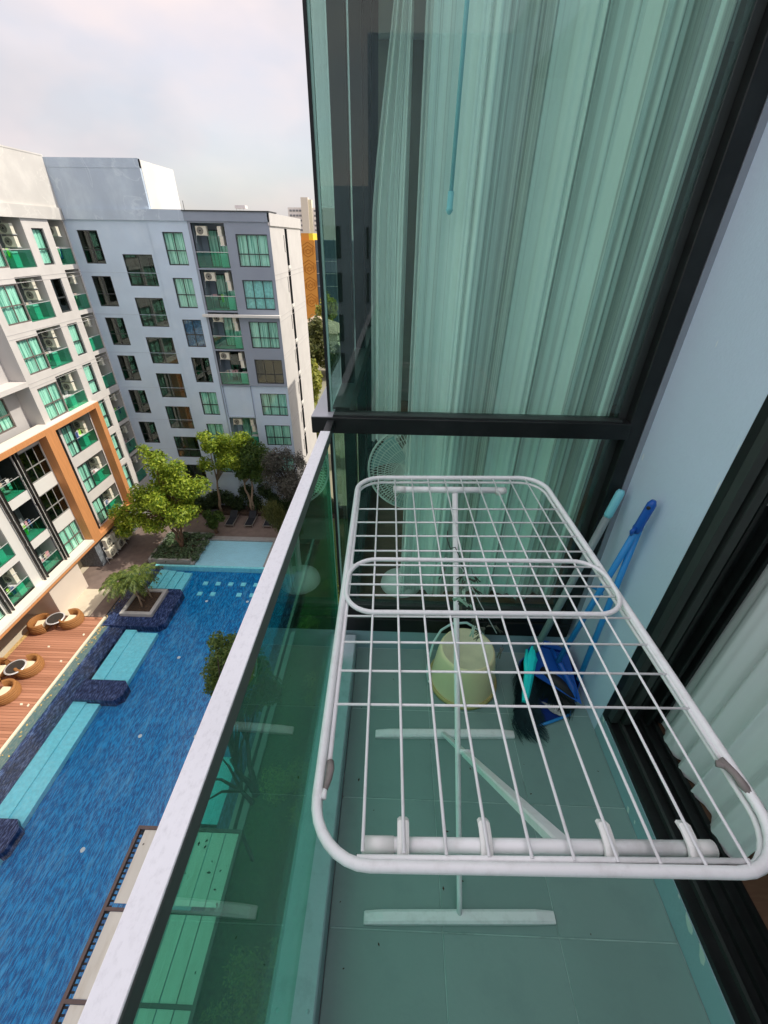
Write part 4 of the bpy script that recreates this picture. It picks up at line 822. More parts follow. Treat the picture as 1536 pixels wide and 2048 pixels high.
# kerb under the rail
g = MB(); g.bbox(-0.241, -0.136, -1.5, 1.195, -0.012, 0.10, M_['kerbp'], 0.004)
kb = g.build('balcony_kerb', None, kind='structure')
g = MB(); r = random.Random(5)
for i in range(16):
    y = r.uniform(-0.2, 1.1); x = r.uniform(-0.235, -0.145); s = r.uniform(0.001, 0.0035); g.lathe([(s*1.6, 0.0), (s, s*0.6), (0, s*0.8)], (x, y, 0.0998), M_['kerbp'], 7)
g.build('paint_drips', kb, kind='stuff')
# blue-grey wall between the door and the window, and the end wall
wl = thing('balcony_wall', (0.78, 1.0, 0), 'narrow blue-grey painted wall between the sliding door and the window', 'wall')
g = MB(); g.box(0.763, 0.95, 0.876, 1.3, 0.0, 2.62, M_['wall']); g.box(0.763, 0.95, -1.5, -1.0, 0, 2.62, M_['wall']); g.box(0.763, 0.95, -1.0, 0.876, 2.35, 2.62, M_['wall']); g.build('render', wl)
g = MB(); g.box(0.745, 0.7629, 1.205, 1.26, 0.245, 2.62, M_['plaster']); g.build('plaster_edge', wl)
ew = MB(); ew.box(-0.245, 0.763, -1.62, -1.5, 0, 2.62, M_['wall']); o = ew.build('end_wall'); tag(o, 'painted wall closing the balcony behind the camera', 'wall')
rs = MB(); rs.box(0.763, 0.80, -1.0, 0.875, 0.0, 0.0985, M_['teal_sill']); o = rs.build('door_upstand'); tag(o, 'teal painted upstand under the sliding door track with chipped white spots', 'upstand')
g = MB(); M_['chip'] = mat('bare_white_chip', (0.62, 0.72, 0.66), 0.8, 0.05)
def blob(pts): g.add([(0.7622, y, z) for y, z in pts]+[(0.7631, y, z) for y, z in pts], [tuple(range(len(pts)))]+[(i,(i+1)%len(pts),(i+1)%len(pts)+len(pts),i+len(pts)) for i in range(len(pts))], M_['chip'])
blob([(0.355,0.0985),(0.350,0.088),(0.338,0.078),(0.325,0.073),(0.317,0.080),(0.322,0.092),(0.330,0.0985)]); blob([(0.300,0.0985),(0.292,0.090),(0.283,0.075),(0.272,0.068),(0.266,0.075),(0.272,0.092),(0.282,0.0985)])
blob([(0.390,0.098),(0.386,0.092),(0.380,0.094),(0.384,0.0985)]); blob([(0.62,0.02),(0.612,0.004),(0.604,0.006),(0.612,0.024)]); blob([(0.868,0.0985),(0.860,0.086),(0.852,0.084),(0.856,0.0985)]); blob([(0.58,0.028),(0.575,0.018),(0.571,0.02),(0.575,0.03)])
g.build('chipped_paint', o, kind='stuff', label='bare white patches where the teal paint has come off')

g = MB(); r = random.Random(21); sc1 = mat('pale_scuff', (0.74, 0.82, 0.86), 0.8, 0.05)
for y, z, a, b in ((1.19, 0.95, .004, .012), (1.08, 1.30, .002, .009), (0.885, 0.60, .004, .014), (0.882, 0.43, .003, .010), (0.88, 1.02, .003, .020), (0.879, 1.12, .002, .012), (0.884, 0.26, .005, .009), (1.02, 0.55, .002, .004)):
    g.add([(0.7625, y-a, z-b), (0.7625, y+a*.4, z-b*.8), (0.7625, y+a, z+b*.3), (0.7625, y, z+b), (0.7625, y-a*.8, z+b*.4)], [(0,1,2,3,4)], sc1)
g.build('wall_scuffs', wl, kind='stuff')
# sliding door frame
dr = thing('sliding_door', (0.84, 0, 0.1), 'black aluminium sliding door frame with ridged track, standing open', 'door')
g = MB(); zt = 0.1
g.box(0.766, 0.935, -1.0, 0.872, 0.0985, 0.112, M_['alu_black']); g.build('sill', dr)
for x in (0.764, 0.797, 0.836, 0.872, 0.91): q = MB(); q.box(x, x+0.009, -1.0, 0.871, 0.112, 0.128 if x > 0.78 else 0.120, M_['alu_black'] if x != 0.797 else M_['alu_grey']); q.build('track', dr)
g = MB(); g.box(0.7635, 0.96, 0.850, 0.8755, 0.1, 2.35, M_['alu_black']); g.build('jamb', dr)
for x, d, m_ in ((0.7632, 0.040, 'alu_grey'), (0.800, 0.045, 'alu_grey'), (0.842, 0.03, 'alu_black'), (0.880, 0.045, 'alu_black'), (0.925, 0.035, 'alu_black')): q = MB(); q.bbox(x, x+(0.024 if m_ == 'alu_grey' else 0.012), 0.850-d+0.015, 0.8499, 0.13, 2.34, M_[m_], 0.001); q.build('jamb_rib', dr)
g = MB(); g.box(0.765, 0.96, -1.0, 0.85, 2.30, 2.35, M_['alu_black']); g.build('head', dr)
g = MB(); M_['steel'] = mat('worn_steel', (0.45, 0.43, 0.40), 0.35, 0.2, 20, metal=0.8)
g.box(0.856, 0.866, 0.844, 0.8485, 0.995, 1.005, M_['steel']); g.box(0.853, 0.857, 0.844, 0.8485, 1.005, 1.075, M_['black']); g.box(0.856, 0.868, 0.842, 0.8485, 1.082, 1.09, M_['steel'])
for z in (1.022, 1.052, 1.068): g.lathe([(0.0, 0.006), (0.005, 0.004), (0.005, 0)], (0.861, 0.846, z), M_['steel'], 8, Matrix.Rotation(math.pi/2, 3, 'X'))
g.build('latch_keeper', dr)

# rooms behind
M_['roomwall'] = mat('room_wall', (0.20, 0.185, 0.16), 0.9, 0.03); M_['oak'] = mat('brown_laminate_floor', (0.13, 0.075, 0.045), 0.45, 0.2, 3, stretch=(2, 14, 1), dirt=(0.20, 0.13, 0.08), dirt_scale=8, dirt_amt=0.5)
g = MB(); g.box(0.936, 3.2, -1.5, 1.0, 0.02, 0.105, M_['oak']); g.box(-0.19, 3.2, 1.27, 4.2, 0.06, 0.15, M_['oak']); struct('room_floor', g)
g = MB(); g.box(0.96, 3.2, 1.0, 1.25, 0.1, 2.62, M_['roomwall']); g.box(3.1, 3.2, -1.5, 4.2, 0.1, 2.62, M_['roomwall']); g.box(-0.19, 3.1, 4.1, 4.2, 0.15, 2.62, M_['roomwall']); g.box(0.96, 3.1, -1.55, -1.5, 0.1, 2.62, M_['roomwall'])
o = g.build('room_wall'); tag(o, 'plain interior walls of the rooms behind the window and the door', 'wall')

# window bay
wb = thing('window_bay', (0.25, 1.22, 0.1), 'tall green-tinted window with black frame and heavy transom, wrapping round the balcony corner', 'window')
M_['wglass'] = glass('green_window_glass', (0.86, 0.985, 0.945), 1.0, 0.0, 0.035)
M_['gedge'] = mat('polished_glass_edge', (0.30, 0.55, 0.46), 0.3, 0.05)
YW = 1.21
g = MB(); g.box(-0.245, 0.763, YW, YW+0.06, -0.012, 0.108, M_['teal_sill']); g.build('plinth', wb)
g = MB(); g.bbox(-0.243, 0.745, YW-0.004, YW+0.06, 0.109, 0.185, M_['alu_black'], 0.002); g.bbox(-0.2, 0.745, YW+0.004, YW+0.055, 0.186, 0.225, M_['alu_black'], 0.002); g.bbox(-0.2, 0.745, YW+0.014, YW+0.05, 0.2255, 0.247, M_['alu_grey'], 0.002); g.build('bottom_rail', wb)
g = MB(); g.bbox(0.699, 0.7445, YW-0.004, YW+0.05, 0.186, 2.62, M_['alu_black'], 0.002); g.build('jamb', wb)
g = MB(); g.bbox(0.676, 0.6985, YW+0.028, YW+0.06, 0.2475, 2.62, M_['alu_grey'], 0.001); g.build('glazing_bead', wb)
g = MB(); g.bbox(-0.249, 0.6985, YW-0.018, YW+0.05, 1.002, 1.0515, M_['alu_black'], 0.0015); g.build('transom', wb)
g = MB(); g.box(-0.249, -0.2, YW+0.0505, 4.2, 1.002, 1.0515, M_['alu_black']); g.box(-0.2485, -0.185, YW-0.016, 4.2, 1.0516, 1.0535, mat('cap_painted_sky_reflection', (0.42, 0.42, 0.45), 0.35, 0.05, metal=0.2)); g.box(-0.184, 0.675, YW-0.005, YW+0.02, 1.0516, 1.0555, M_['alu_grey']); g.build('transom_return', wb)  # pale cap colour paints the sky reflected on the transom top
for z0, z1 in ((0.2475, 1.0015), (1.054, 2.62)):
    g = MB(); g.box(-0.190, 0.676, YW+0.03, YW+0.038, z0, z1, M_['wglass']); g.build('glass_pane', wb)
    g = MB(); g.box(-0.203, -0.196, YW+0.034, 4.1, z0, z1, M_['wglass']); g.build('glass_pane', wb)
    g = MB(); g.box(-0.196, -0.1905, YW+0.028, YW+0.040, z0, z1, M_['gedge']); g.build('glass_edge', wb)
    g = MB(); g.box(-0.204, -0.1965, YW+0.024, YW+0.034, z0, z1, M_['alu_black']); g.build('seal', wb)
g = MB()
for y in (1.52, 2.1, 2.7, 3.4): g.box(-0.194, -0.150, y, y+0.05, 0.15, 2.62, M_['alu_black'])
g.build('side_mullion', wb); g = MB(); g.box(-0.194, -0.14, 1.26, 4.1, 1.0, 1.06, M_['alu_grey']); g.box(-0.194,-0.14,1.26,4.1,0.15,0.26,M_['alu_black']); g.build('side_transom', wb)

# rail: glass panel + handrail
M_['railtop'] = mat('white_galvanised_rail', (0.88, 0.88, 0.90), 0.4, 0.04, 14, dirt=(0.50, 0.50, 0.51), dirt_scale=170, dirt_amt=0.32, stretch=(1, 0.6, 1))
M_['railside'] = mat('grey_rail_side', (0.10, 0.115, 0.105), 0.5, 0.06, 4)
M_['rglass'] = glass('green_rail_glass', (0.38, 0.80, 0.66), 1.05, 0.0, 0.045, dirt=0.012)
ra = thing('balcony_rail', (-0.19, 0, 0.1), 'green glass balustrade with a speckled pale metal handrail', 'railing')
g = MB(); g.bbox(-0.2015, -0.176, -1.5, 1.085, 1.024, 1.05, M_['railside'], 0.001); g.bbox(-0.2035, -0.1765, -1.5, 1.085, 1.0502, 1.053, M_['railtop'], 0.0008); g.build('handrail', ra)
g = MB(); g.box(-0.196, -0.186, -1.5, 1.075, 0.101, 1.0235, M_['rglass']); g.build('glass_panel', ra)
g = MB(); g.box(-0.197, -0.185, 1.0752, 1.078, 0.101, 1.0235, M_['gedge']); g.build('glass_edge', ra)
g = MB(); g.box(-0.2, -0.18, 1.0855, 1.20, 1.02, 1.045, M_['alu_black']); g.build('end_bracket', ra)

# curtains
def curtain_mat(name, c, alpha, stretch=60, tr=0.1):
    m = mat(name, c, 0.9, 0.04, 3, transl=tr); t = m.node_tree; n = t.nodes.new; l = t.links.new
    ge = n('ShaderNodeNewGeometry'); o = t.nodes['Material Output']; src = o.inputs[0].links[0].from_socket
    uv = n('ShaderNodeUVMap'); sp = n('ShaderNodeSeparateXYZ'); l(uv.outputs[0], sp.inputs[0])
    nz = n('ShaderNodeTexNoise'); nz.noise_dimensions = '1D'; nz.inputs['Scale'].default_value = stretch; nz.inputs['Detail'].default_value = 8; nz.inputs['Roughness'].default_value = 0.85
    l(sp.outputs[0], nz.inputs['W']); r = n('ShaderNodeMapRange'); r.inputs[1].default_value = 0.36; r.inputs[2].default_value = 0.60; r.inputs[3].default_value = alpha[0]; r.inputs[4].default_value = alpha[1]
    nb = n('ShaderNodeTexNoise'); nb.noise_dimensions = '1D'; nb.inputs['Scale'].default_value = stretch*0.28; nb.inputs['Detail'].default_value = 2; l(sp.outputs[0], nb.inputs['W'])
    rb = n('ShaderNodeMapRange'); rb.inputs[1].default_value = 0.40; rb.inputs[2].default_value = 0.56; rb.inputs[3].default_value = -0.38 if alpha[0] < 0.9 else 0; rb.inputs[4].default_value = 0.25; l(nb.outputs[0], rb.inputs[0])
    ad = n('ShaderNodeMath'); ad.operation = 'ADD'; ad.use_clamp = True
    l(nz.outputs[0], r.inputs[0]); l(r.outputs[0], ad.inputs[0]); l(rb.outputs[0], ad.inputs[1]); tr_ = n('ShaderNodeBsdfTransparent'); ms = n('ShaderNodeMixShader'); l(ad.outputs[0], ms.inputs[0]); l(tr_.outputs[0], ms.inputs[1]); l(src, ms.inputs[2]); l(ms.outputs[0], o.inputs[0])
    return m
def drape(name, axis, a0, a1, base, z0, z1, m, folds, amp, seed, label, nseg=260, flare=0.0, pinch=None, harm=1.0):
    r = random.Random(seed); ph = [r.uniform(0, 6.28) for _ in range(6)]; W = a1-a0
    def off(s, t):
        q = s*folds*6.283
        d = amp*(math.sin(q+1.3*math.sin(q*0.31+ph[0])+ph[1])+harm*0.45*math.sin(q*2.3+ph[2]+0.6*math.sin(t*2+ph[3]))+harm*0.22*math.sin(q*5.1+ph[4]))
        return d*(0.75+0.25*t)
    nz_ = 14; vs = []; uvs = []
    for j in range(nz_+1):
        t = j/nz_
        for i in range(nseg+1):
            s = i/nseg; a = a0+W*s+flare*(1-t)*(s-0.5)+0.35*amp*math.cos(s*folds*6.283+ph[5])
            d = off(s, t)
            if pinch: k = min(1, max(0, (z0+(z1-z0)*t-pinch[0])/(pinch[1]-pinch[0]))); k = k*k*(3-2*k); a = a1+(a-a1)*(1-k*pinch[2])
            vs.append((a, base+d, z0+(z1-z0)*t) if axis == 'x' else (base+d, a, z0+(z1-z0)*t)); uvs.append((s*W*1.6+d*2, t))
    fs = [(j*(nseg+1)+i, j*(nseg+1)+i+1, (j+1)*(nseg+1)+i+1, (j+1)*(nseg+1)+i) for j in range(nz_) for i in range(nseg)]
    me = bpy.data.meshes.new(name); me.from_pydata(vs, [], fs); me.materials.append(m); ul = me.uv_layers.new(name='UVMap')
    li = np.empty(len(me.loops), dtype=np.int32); me.loops.foreach_get('vertex_index', li); ua = np.array(uvs)[li]; ul.data.foreach_set('uv', ua.reshape(-1))
    me.polygons.foreach_set('use_smooth', [True]*len(fs)); o = link(name, me); return tag(o, label, 'curtain')
M_['sheer'] = curtain_mat('white_striped_sheer', (0.97, 0.98, 0.95), (0.62, 1.0), 30)
M_['drapes'] = curtain_mat('pale_heavy_curtain', (0.97, 0.96, 0.98), (0.97, 1.0), 60, 0.2)
mc = drape('curtain', 'x', 0.035, 0.72, 1.352, 0.20, 2.62, M_['sheer'], 5.6, 0.024, 3, 'wide sheer striped curtain filling the window')
drape('curtain', 'x', -0.088, 0.020, 1.62, 0.80, 2.6, M_['sheer'], 3.5, 0.02, 6, 'narrow bunched curtain in the window corner, left of the dark gap', 90, pinch=(1.45, 2.3, 0.75))
drape('curtain', 'y', 0.45, 0.845, 0.931, 0.114, 2.4, M_['drapes'], 4.6, 0.021, 8, 'heavy pale curtain hanging inside the open sliding door', 200, harm=0.25)
M_['cyan_pl'] = mat('pale_blue_plastic', (0.32, 0.62, 0.72), 0.4, 0.03)
g = MB(); g.tube([(0.131,1.318,2.6),(0.125,1.312,1.60)],0.0052,M_['cyan_pl'],10); g.tube([(0.125,1.312,1.60),(0.1245,1.312,1.565),(0.1243,1.312,1.562),(0.1243,1.312,1.556),(0.1243,1.312,1.552)],[0.0075,0.0078,0.0095,0.006,0.003],M_['cyan_pl'],12); g.build('pull_wand', mc)

# electric fan in the room
fn = thing('electric_fan', (0.12, 1.84, 0.15), 'white pedestal fan with a wire cage, half hidden behind the curtain', 'fan')
fc = Vector((0.088, 1.55, 0.70)); R_ = 0.19; M_['fanw'] = mat('white_fan_plastic', (0.78, 0.78, 0.74), 0.4, 0.03)
ax = Matrix.Rotation(math.pi/2, 3, 'X') @ Matrix.Rotation(math.radians(0), 3, 'Z')      # local z -> -y
g = MB()
for i in range(84):
    a = 2*math.pi*i/84; pts = []
    for s in (0.2, 0.5, 0.8, 0.94, 1.0): pts.append(fc+ax@Vector((R_*s*math.cos(a+0.35*s), R_*s*math.sin(a+0.35*s), 0.075*(1-s**2.5))))
    g.tube(pts, 0.0014, M_['fanw'], 4, caps=False)
    pts = [fc+ax@Vector((R_*s*math.cos(a), R_*s*math.sin(a), -0.07*(1-s**2.5))) for s in (0.25, 0.6, 0.85, 1.0)]; g.tube(pts, 0.0014, M_['fanw'], 4, caps=False)
for s in (0.2, 0.45, 0.65, 0.8, 0.9): g.tube([fc+ax@Vector((R_*s*math.cos(k*0.157), R_*s*math.sin(k*0.157), 0.075*(1-s**2.5))) for k in range(40)], 0.0014, M_['fanw'], 4, closed=True)
g.tube([fc+ax@Vector((R_*math.cos(k*0.157), R_*math.sin(k*0.157), 0)) for k in range(40)], 0.005, M_['fanw'], 6, closed=True); g.build('cage', fn)
g = MB(); g.lathe([(0, 0.085), (0.035, 0.082), (0.042, 0.07)], fc, M_['fanw'], 16, ax); g.build('badge', fn)
g = MB()
for k in range(3):
    a = k*2.094
    g.sheet(lambda s, t: fc+ax@Vector(((0.03+0.15*s)*math.cos(a+t*1.1*(0.5+s*.5)), (0.03+0.15*s)*math.sin(a+t*1.1*(0.5+s*.5)), 0.02-0.03*t)), 5, 5, mat('fan_blade', (0.35,0.5,0.5), 0.4, 0.03))
g.build('blade', fn)
g = MB(); g.lathe([(0.0,-0.2),(0.05,-0.18),(0.06,-0.08),(0.03,-0.05)], fc, M_['fanw'], 16, ax); g.tube([fc+Vector((0,0.1,-0.03)), fc+Vector((0,0.08,-0.3)), (0.05,1.46,0.18)], 0.013, M_['fanw'], 10); g.build('pole', fn)
g = MB(); g.lathe([(0.0,0.05),(0.03,0.045),(0.05,0.03),(0.09,0.02),(0.095,0.0)], (0.05,1.46,0.15), M_['fanw'], 24); g.build('base', fn)
bx = MB(); bx.bbox(0.12, 0.22, 1.62, 1.75, 0.15, 0.24, mat('mint_box', (0.62,0.72,0.66), 0.7, 0.03), 0.006); o = bx.build('storage_box'); tag(o, 'small pale box on the room floor beside the fan', 'box')

# ================================================================ DRYING RACK
M_['rack'] = mat('white_powder_coat', (0.88, 0.88, 0.88), 0.3, 0.02, 12, dirt=(0.55, 0.52, 0.50), dirt_scale=40, dirt_amt=0.35)
M_['rust'] = mat('rust', (0.20, 0.05, 0.025), 0.9, 0.4, 30)
M_['clip'] = mat('white_plastic_clip', (0.80, 0.80, 0.77), 0.4, 0.02)
M_['tape'] = mat('grey_tape', (0.22, 0.19, 0.18), 0.6, 0.3, 40)
rk = thing('drying_rack', (0.2, 0.6, 0), 'white folding wire drying rack with crossed legs, spread across the balcony', 'drying rack')
Hh = 0.94
ox0, ox1, oy0, oy1 = -0.079, 0.447, 0.1665, 1.030
def onskew(p): return (p[0] + (p[1]-0.16)*(-0.019 if p[0] < 0.2 else -0.036), p[1]+(p[0]+0.05)*(0.020+0.028*(p[1]-0.16)/0.85), p[2])
g = MB(); g.tube([onskew(p) for p in rrect(ox0, ox1, oy0, oy1, Hh, 0.066, 8)], 0.0063, M_['rack'], 10, closed=True)
g.build('outer_frame', rk)
g = MB(); g.tube([onskew(p) for p in rrect(ox0+0.002, ox1-0.002, oy0+0.004, oy1-0.002, Hh-0.014, 0.064, 8)], 0.0038, M_['rack'], 8, closed=True); g.build('lower_rod', rk)
nx = [-0.022, 0.023, 0.069, 0.115, 0.161, 0.2065, 0.253, 0.298, 0.346, 0.393]; fx = [-0.040, 0.006, 0.052, 0.097, 0.143, 0.188, 0.232, 0.278, 0.324, 0.368]
for a, b in zip(nx, fx): g = MB(); g.tube([(a, 0.179, Hh+0.003), (b, 1.02+0.05*b, Hh+0.003)], 0.0020, M_['rack'], 6); g.build('wire', rk)
for y in (0.870, 0.812, 0.758, 0.705, 0.6287, 0.572, 0.520, 0.463, 0.408, 0.3525):
    k = (y-0.1)*0.02
    g = MB(); g.tube([(-0.073-0.014*(y-0.3), y-0.002, Hh), (0.445-0.022*(y-0.1)*1.4, y+0.006+k, Hh)], 0.0020, M_['rack'], 6); g.build('cross_wire', rk)
for x0, x1, y0, y1 in ((-0.071, -0.088, 0.265, 0.98), (0.436, 0.420, 0.285, 0.99)):
    g = MB(); g.tube([(x0, y0, Hh-0.002), (x1, y1, Hh-0.002)], 0.0033, M_['rack'], 8); g.build('side_rod', rk)
g = MB(); g.tube([(-0.028, 0.1745, Hh-0.001), (0.398, 0.186, Hh-0.001)], 0.0031, M_['rack'], 8); g.tube([(0.0,0.1706,Hh-0.006),(0.05,0.1719,Hh-0.003),(0.09,0.1730,Hh-0.006)],0.0009,M_['rust'],5); g.tube([(0.13,0.1745,Hh-0.005),(0.17,0.1762,Hh-0.005)],0.0007,M_['rust'],5); g.tube([(0.32,0.1818,Hh-0.006),(0.35,0.1830,Hh-0.003),(0.385,0.1842,Hh-0.006)],0.0009,M_['rust'],5); g.build('end_rod', rk)
# hinged middle loop
lp = [(p[0], p[1]+0.03*(p[0]+0.07), p[2]) for p in rrect(-0.082, 0.428, 0.522, 0.668, Hh+0.006, 0.055, 8)]
g = MB(); g.tube(lp, 0.0046, M_['rack'], 8, closed=True); g.build('middle_loop', rk)
for y in (0.650, 0.593): g = MB(); g.tube([(-0.078, y, Hh+0.006), (0.424, y+0.015, Hh+0.006)], 0.0020, M_['rack'], 6); g.build('loop_wire', rk)
# near and far cross tubes, tube caps and clips
zt_ = Hh-0.014
g = MB(); g.tube([(-0.021, 0.1905, zt_), (0.372, 0.2005, zt_)], 0.0078, M_['rack'], 16); g.build('cross_tube', rk)
for a, b, f in ((-0.0235, 0.012, 0), (0.345, 0.374, 0)): g = MB(); g.tube([(a, 0.1905+0.0254*(a+0.02), zt_), (b, 0.1905+0.0254*(b+0.02), zt_)], 0.0086, M_['clip'], 16); g.build('tube_cap', rk)
g = MB(); g.tube([(0.004, 0.992, zt_), (0.305, 1.004, zt_)], 0.0088, M_['rack'], 14); g.build('cross_tube', rk)
for a, b in ((0.002, 0.035), (0.283, 0.307)): g = MB(); g.tube([(a, 0.992, zt_), (b, 0.993 if a < 0.1 else 1.0035, zt_)], 0.0097, M_['clip'], 14); g.build('tube_cap', rk)
for x in (0.0225, 0.115, 0.2525, 0.3455):
    y = 0.1905+0.0254*(x+0.02); g = MB()
    vs = []; prof = [(-0.0175, -0.004), (-0.0145, 0.010), (-0.004, 0.0155), (0.010, 0.0165), (0.022, 0.0165), (0.0285, 0.010), (0.016, 0.0135), (0.0, 0.0122), (-0.0105, 0.006), (-0.0125, -0.004)]
    for dx, sc_ in ((-0.0078, 0.92), (-0.0048, 1.0), (0.0048, 1.0), (0.0078, 0.92)): vs += [(x+dx*0.85, y+p*sc_*0.86, zt_+q*sc_*0.9+0.0005) for p, q in prof]
    k = len(prof); g.add(vs, [(a*k+i, a*k+(i+1) % k, (a+1)*k+(i+1) % k, (a+1)*k+i) for a in range(3) for i in range(k)]+[tuple(range(k-1, -1, -1)), tuple(3*k+i for i in range(k))], M_['clip']); g.build('clip', rk)
# latches near the corners
g = MB(); g.tube([(-0.0700, 0.272, Hh), (-0.0685, 0.262, Hh+0.002), (-0.0690, 0.250, Hh+0.003), (-0.0715, 0.238, Hh+0.002)], [0.0045, 0.005, 0.0045, 0.003], M_['tape'], 8)
g.tube([(-0.0715, 0.240, Hh+0.002), (-0.0722, 0.228, Hh+0.003)], [0.0028, 0.0036], M_['rack'], 8); g.build('catch', rk)
g = MB(); g.tube([(0.432, 0.292, Hh+0.001), (0.4385, 0.275, Hh+0.003), (0.440, 0.262, Hh+0.003), (0.4445, 0.249, Hh+0.001)], [0.0055, 0.0045, 0.0055, 0.004], M_['tape'], 8); g.tube([(0.425, 0.288, Hh), (0.437, 0.283, Hh+0.002)], 0.0045, M_['tape'], 6); g.build('catch', rk)
# legs
def flat_bar(mb, a, b, w0, w1, th, m):
    a = Vector(a); b = Vector(b); d = (b-a).normalized(); s = Vector((1, 0, 0)); s = (s-d*(s@d)).normalized(); u = d.cross(s)
    vs = []
    for p, w_ in ((a, w0), (b, w1)):
        for sx, su in ((-1,-1),(-1,1),(-.7,1.5),(.7,1.5),(1,1),(1,-1)): vs.append(p+s*w_*sx+u*th*su)
    mb.add(vs, [(i, (i+1) % 6, (i+1) % 6+6, i+6) for i in range(6)]+[(5,4,3,2,1,0),(6,7,8,9,10,11)], m)
zt2 = Hh-0.02
def foot(x0, x1, y, label=None, slope=0.017):
    g = MB(); L_ = x1-x0; vs = []; st = [(0, .012, .010), (0.004, .0135, .012), (0.05, .0145, .019), (L_-0.05, .0145, .019), (L_-0.02, .0135, .013), (L_, .0125, .010)]
    for s, w_, h in st:
        for a, b in ((-1, 0), (-1, .75), (-.6, 1), (.6, 1), (1, .75), (1, 0)): vs.append((x0+s, y+s*slope*2+a*w_, 0.001+b*h))
    n_ = len(st); g.add(vs, [(k*6+i, k*6+(i+1) % 6, (k+1)*6+(i+1) % 6, (k+1)*6+i) for k in range(n_-1) for i in range(6)]+[(5,4,3,2,1,0), tuple((n_-1)*6+i for i in range(6))], M_['rack']); g.build('foot', rk, label=label)
foot(-0.045, 0.457, 0.338); foot(-0.038, 0.462, 0.826)
g = MB(); g.tube([(0.206, 0.350, 0.012), (0.205, 0.375, 0.05), (0.170, 0.99, zt2)], [0.0075, 0.0072, 0.0080], M_['rack'], 10); g.build('leg', rk)
g = MB(); flat_bar(g, (0.205, 0.835, 0.012), (0.2065, 0.57, 0.39), 0.0085, 0.0085, 0.004, M_['rack']); flat_bar(g, (0.2065, 0.57, 0.39), (0.2125, 0.192, zt2+0.003), 0.0095, 0.0105, 0.0048, M_['rack']); g.build('leg', rk)
g = MB(); g.tube([(0.192, 0.575, 0.392), (0.222, 0.575, 0.392)], 0.006, M_['rack'], 8); g.build('pivot_bolt', rk)

# ================================================================ PEG HANGER
ph = thing('peg_hanger', (0.2, 0.7, 0.85), 'small wire hanger with a jumble of green and dark clothes pegs hanging under the rack', 'hanger')
M_['wire'] = mat('dark_wire', (0.05, 0.045, 0.04), 0.5, 0.3, metal=0.5); M_['pegg'] = mat('pale_green_peg', (0.42, 0.60, 0.48), 0.5, 0.05); M_['pegd'] = mat('dull_metal_peg', (0.14, 0.14, 0.11), 0.4, 0.3, metal=0.6)
A = Vector((0.140, 0.72, 0.915)); B = Vector((0.262, 0.70, 0.70))
g = MB(); g.tube([(0.131,0.80,0.93),(0.130,0.79,0.915),(0.136,0.765,0.905),(0.143,0.745,0.925),(0.150,0.72,0.92),(0.158,0.70,0.90)],0.0012,M_['wire'],5); g.tube([A+Vector((-.02,0,0)),A+Vector((0.02,0,-0.03)),B.lerp(A,0.4),B], 0.0012, M_['rack'], 5); g.build('hook', ph)
r = random.Random(17)
for i in range(36):
    t_ = r.choice((0.1,0.3,0.5,0.55,0.7,0.95))+r.uniform(-.05,.05); c = A.lerp(B, t_)+Vector((r.uniform(-.035,.015), r.uniform(-.03,.03), r.uniform(-.05,.01))); d = Vector((r.gauss(0,.6), r.gauss(0,.4), r.gauss(-.5,.5))).normalized(); s = d.cross(Vector((0.3,1,0.2))).normalized()
    green = i % 6 == 0; g = MB(); l_ = 0.028 if green else r.uniform(.022,.032)
    for q in (-1, 1): g.tube([c+s*q*0.0028, c+s*q*0.0012+d*l_*0.5, c+s*q*0.0034+d*l_], 0.0021 if green else 0.0014, M_['pegg'] if green else M_['pegd'], 5)
    g.tube([c+d*l_*0.5+s*0.003, c+d*l_*0.55-s*0.004], 0.001, M_['wire'], 4); g.tube([c, c+Vector((r.uniform(-.01,.01),0,0.018))], 0.0005, M_['wire'], 4)
    g.build('peg', ph)

# ================================================================ BUCKET, BROOM, DUSTPAN
M_['bucket'] = mat('yellow_green_plastic', (0.88, 0.79, 0.46), 0.45, 0.05, 6, dirt=(0.80, 0.70, 0.44), dirt_scale=7, dirt_amt=0.5); M_['bb'] = mat('chalky_bucket_bottom', (0.70, 0.66, 0.44), 0.8, 0.1, 20)
M_['brim'] = mat('stained_rim', (0.50, 0.44, 0.17), 0.5, 0.15, 10)
bk = thing('bucket', (0.316, 1.055, 0), 'pale yellow-green plastic bucket standing upside down', 'bucket'); bc = (0.303, 1.068, 0)
g = MB(); g.lathe([(0.128,0.012),(0.125,0.03),(0.120,0.075),(0.114,0.13),(0.106,0.178),(0.102,0.187),(0.096,0.190)], bc, M_['bucket'], 48); g.build('body', bk)
g = MB(); g.lathe([(0.096,0.190),(0.092,0.189),(0.090,0.1875),(0.0,0.1875)], bc, M_['bb'], 48); g.build('bottom', bk)
g = MB(); g.lathe([(0.126,0.004),(0.136,0.001),(0.1375,0.012),(0.130,0.020),(0.127,0.016)], bc, M_['brim'], 48); g.build('rim', bk)
M_['handle_pl'] = mat('pale_cyan_plastic', (0.50, 0.74, 0.70), 0.4, 0.03)
g = MB(); pts = [Vector(bc)+Vector((-0.132*math.cos(a)*1.0, -0.02+0.075*math.sin(a), 0.03+0.150*math.sin(a)*1.0)) for a in [math.pi*k/14 for k in range(15)]]
pts = [Vector((0.178,1.03,0.02)), Vector((0.172,1.05,0.06)), Vector((0.178,1.08,0.11)), Vector((0.195,1.12,0.155)), Vector((0.225,1.155,0.185)), Vector((0.27,1.178,0.20)), Vector((0.33,1.185,0.20)), Vector((0.39,1.17,0.17)), Vector((0.43,1.13,0.11)), Vector((0.452,1.08,0.03))]
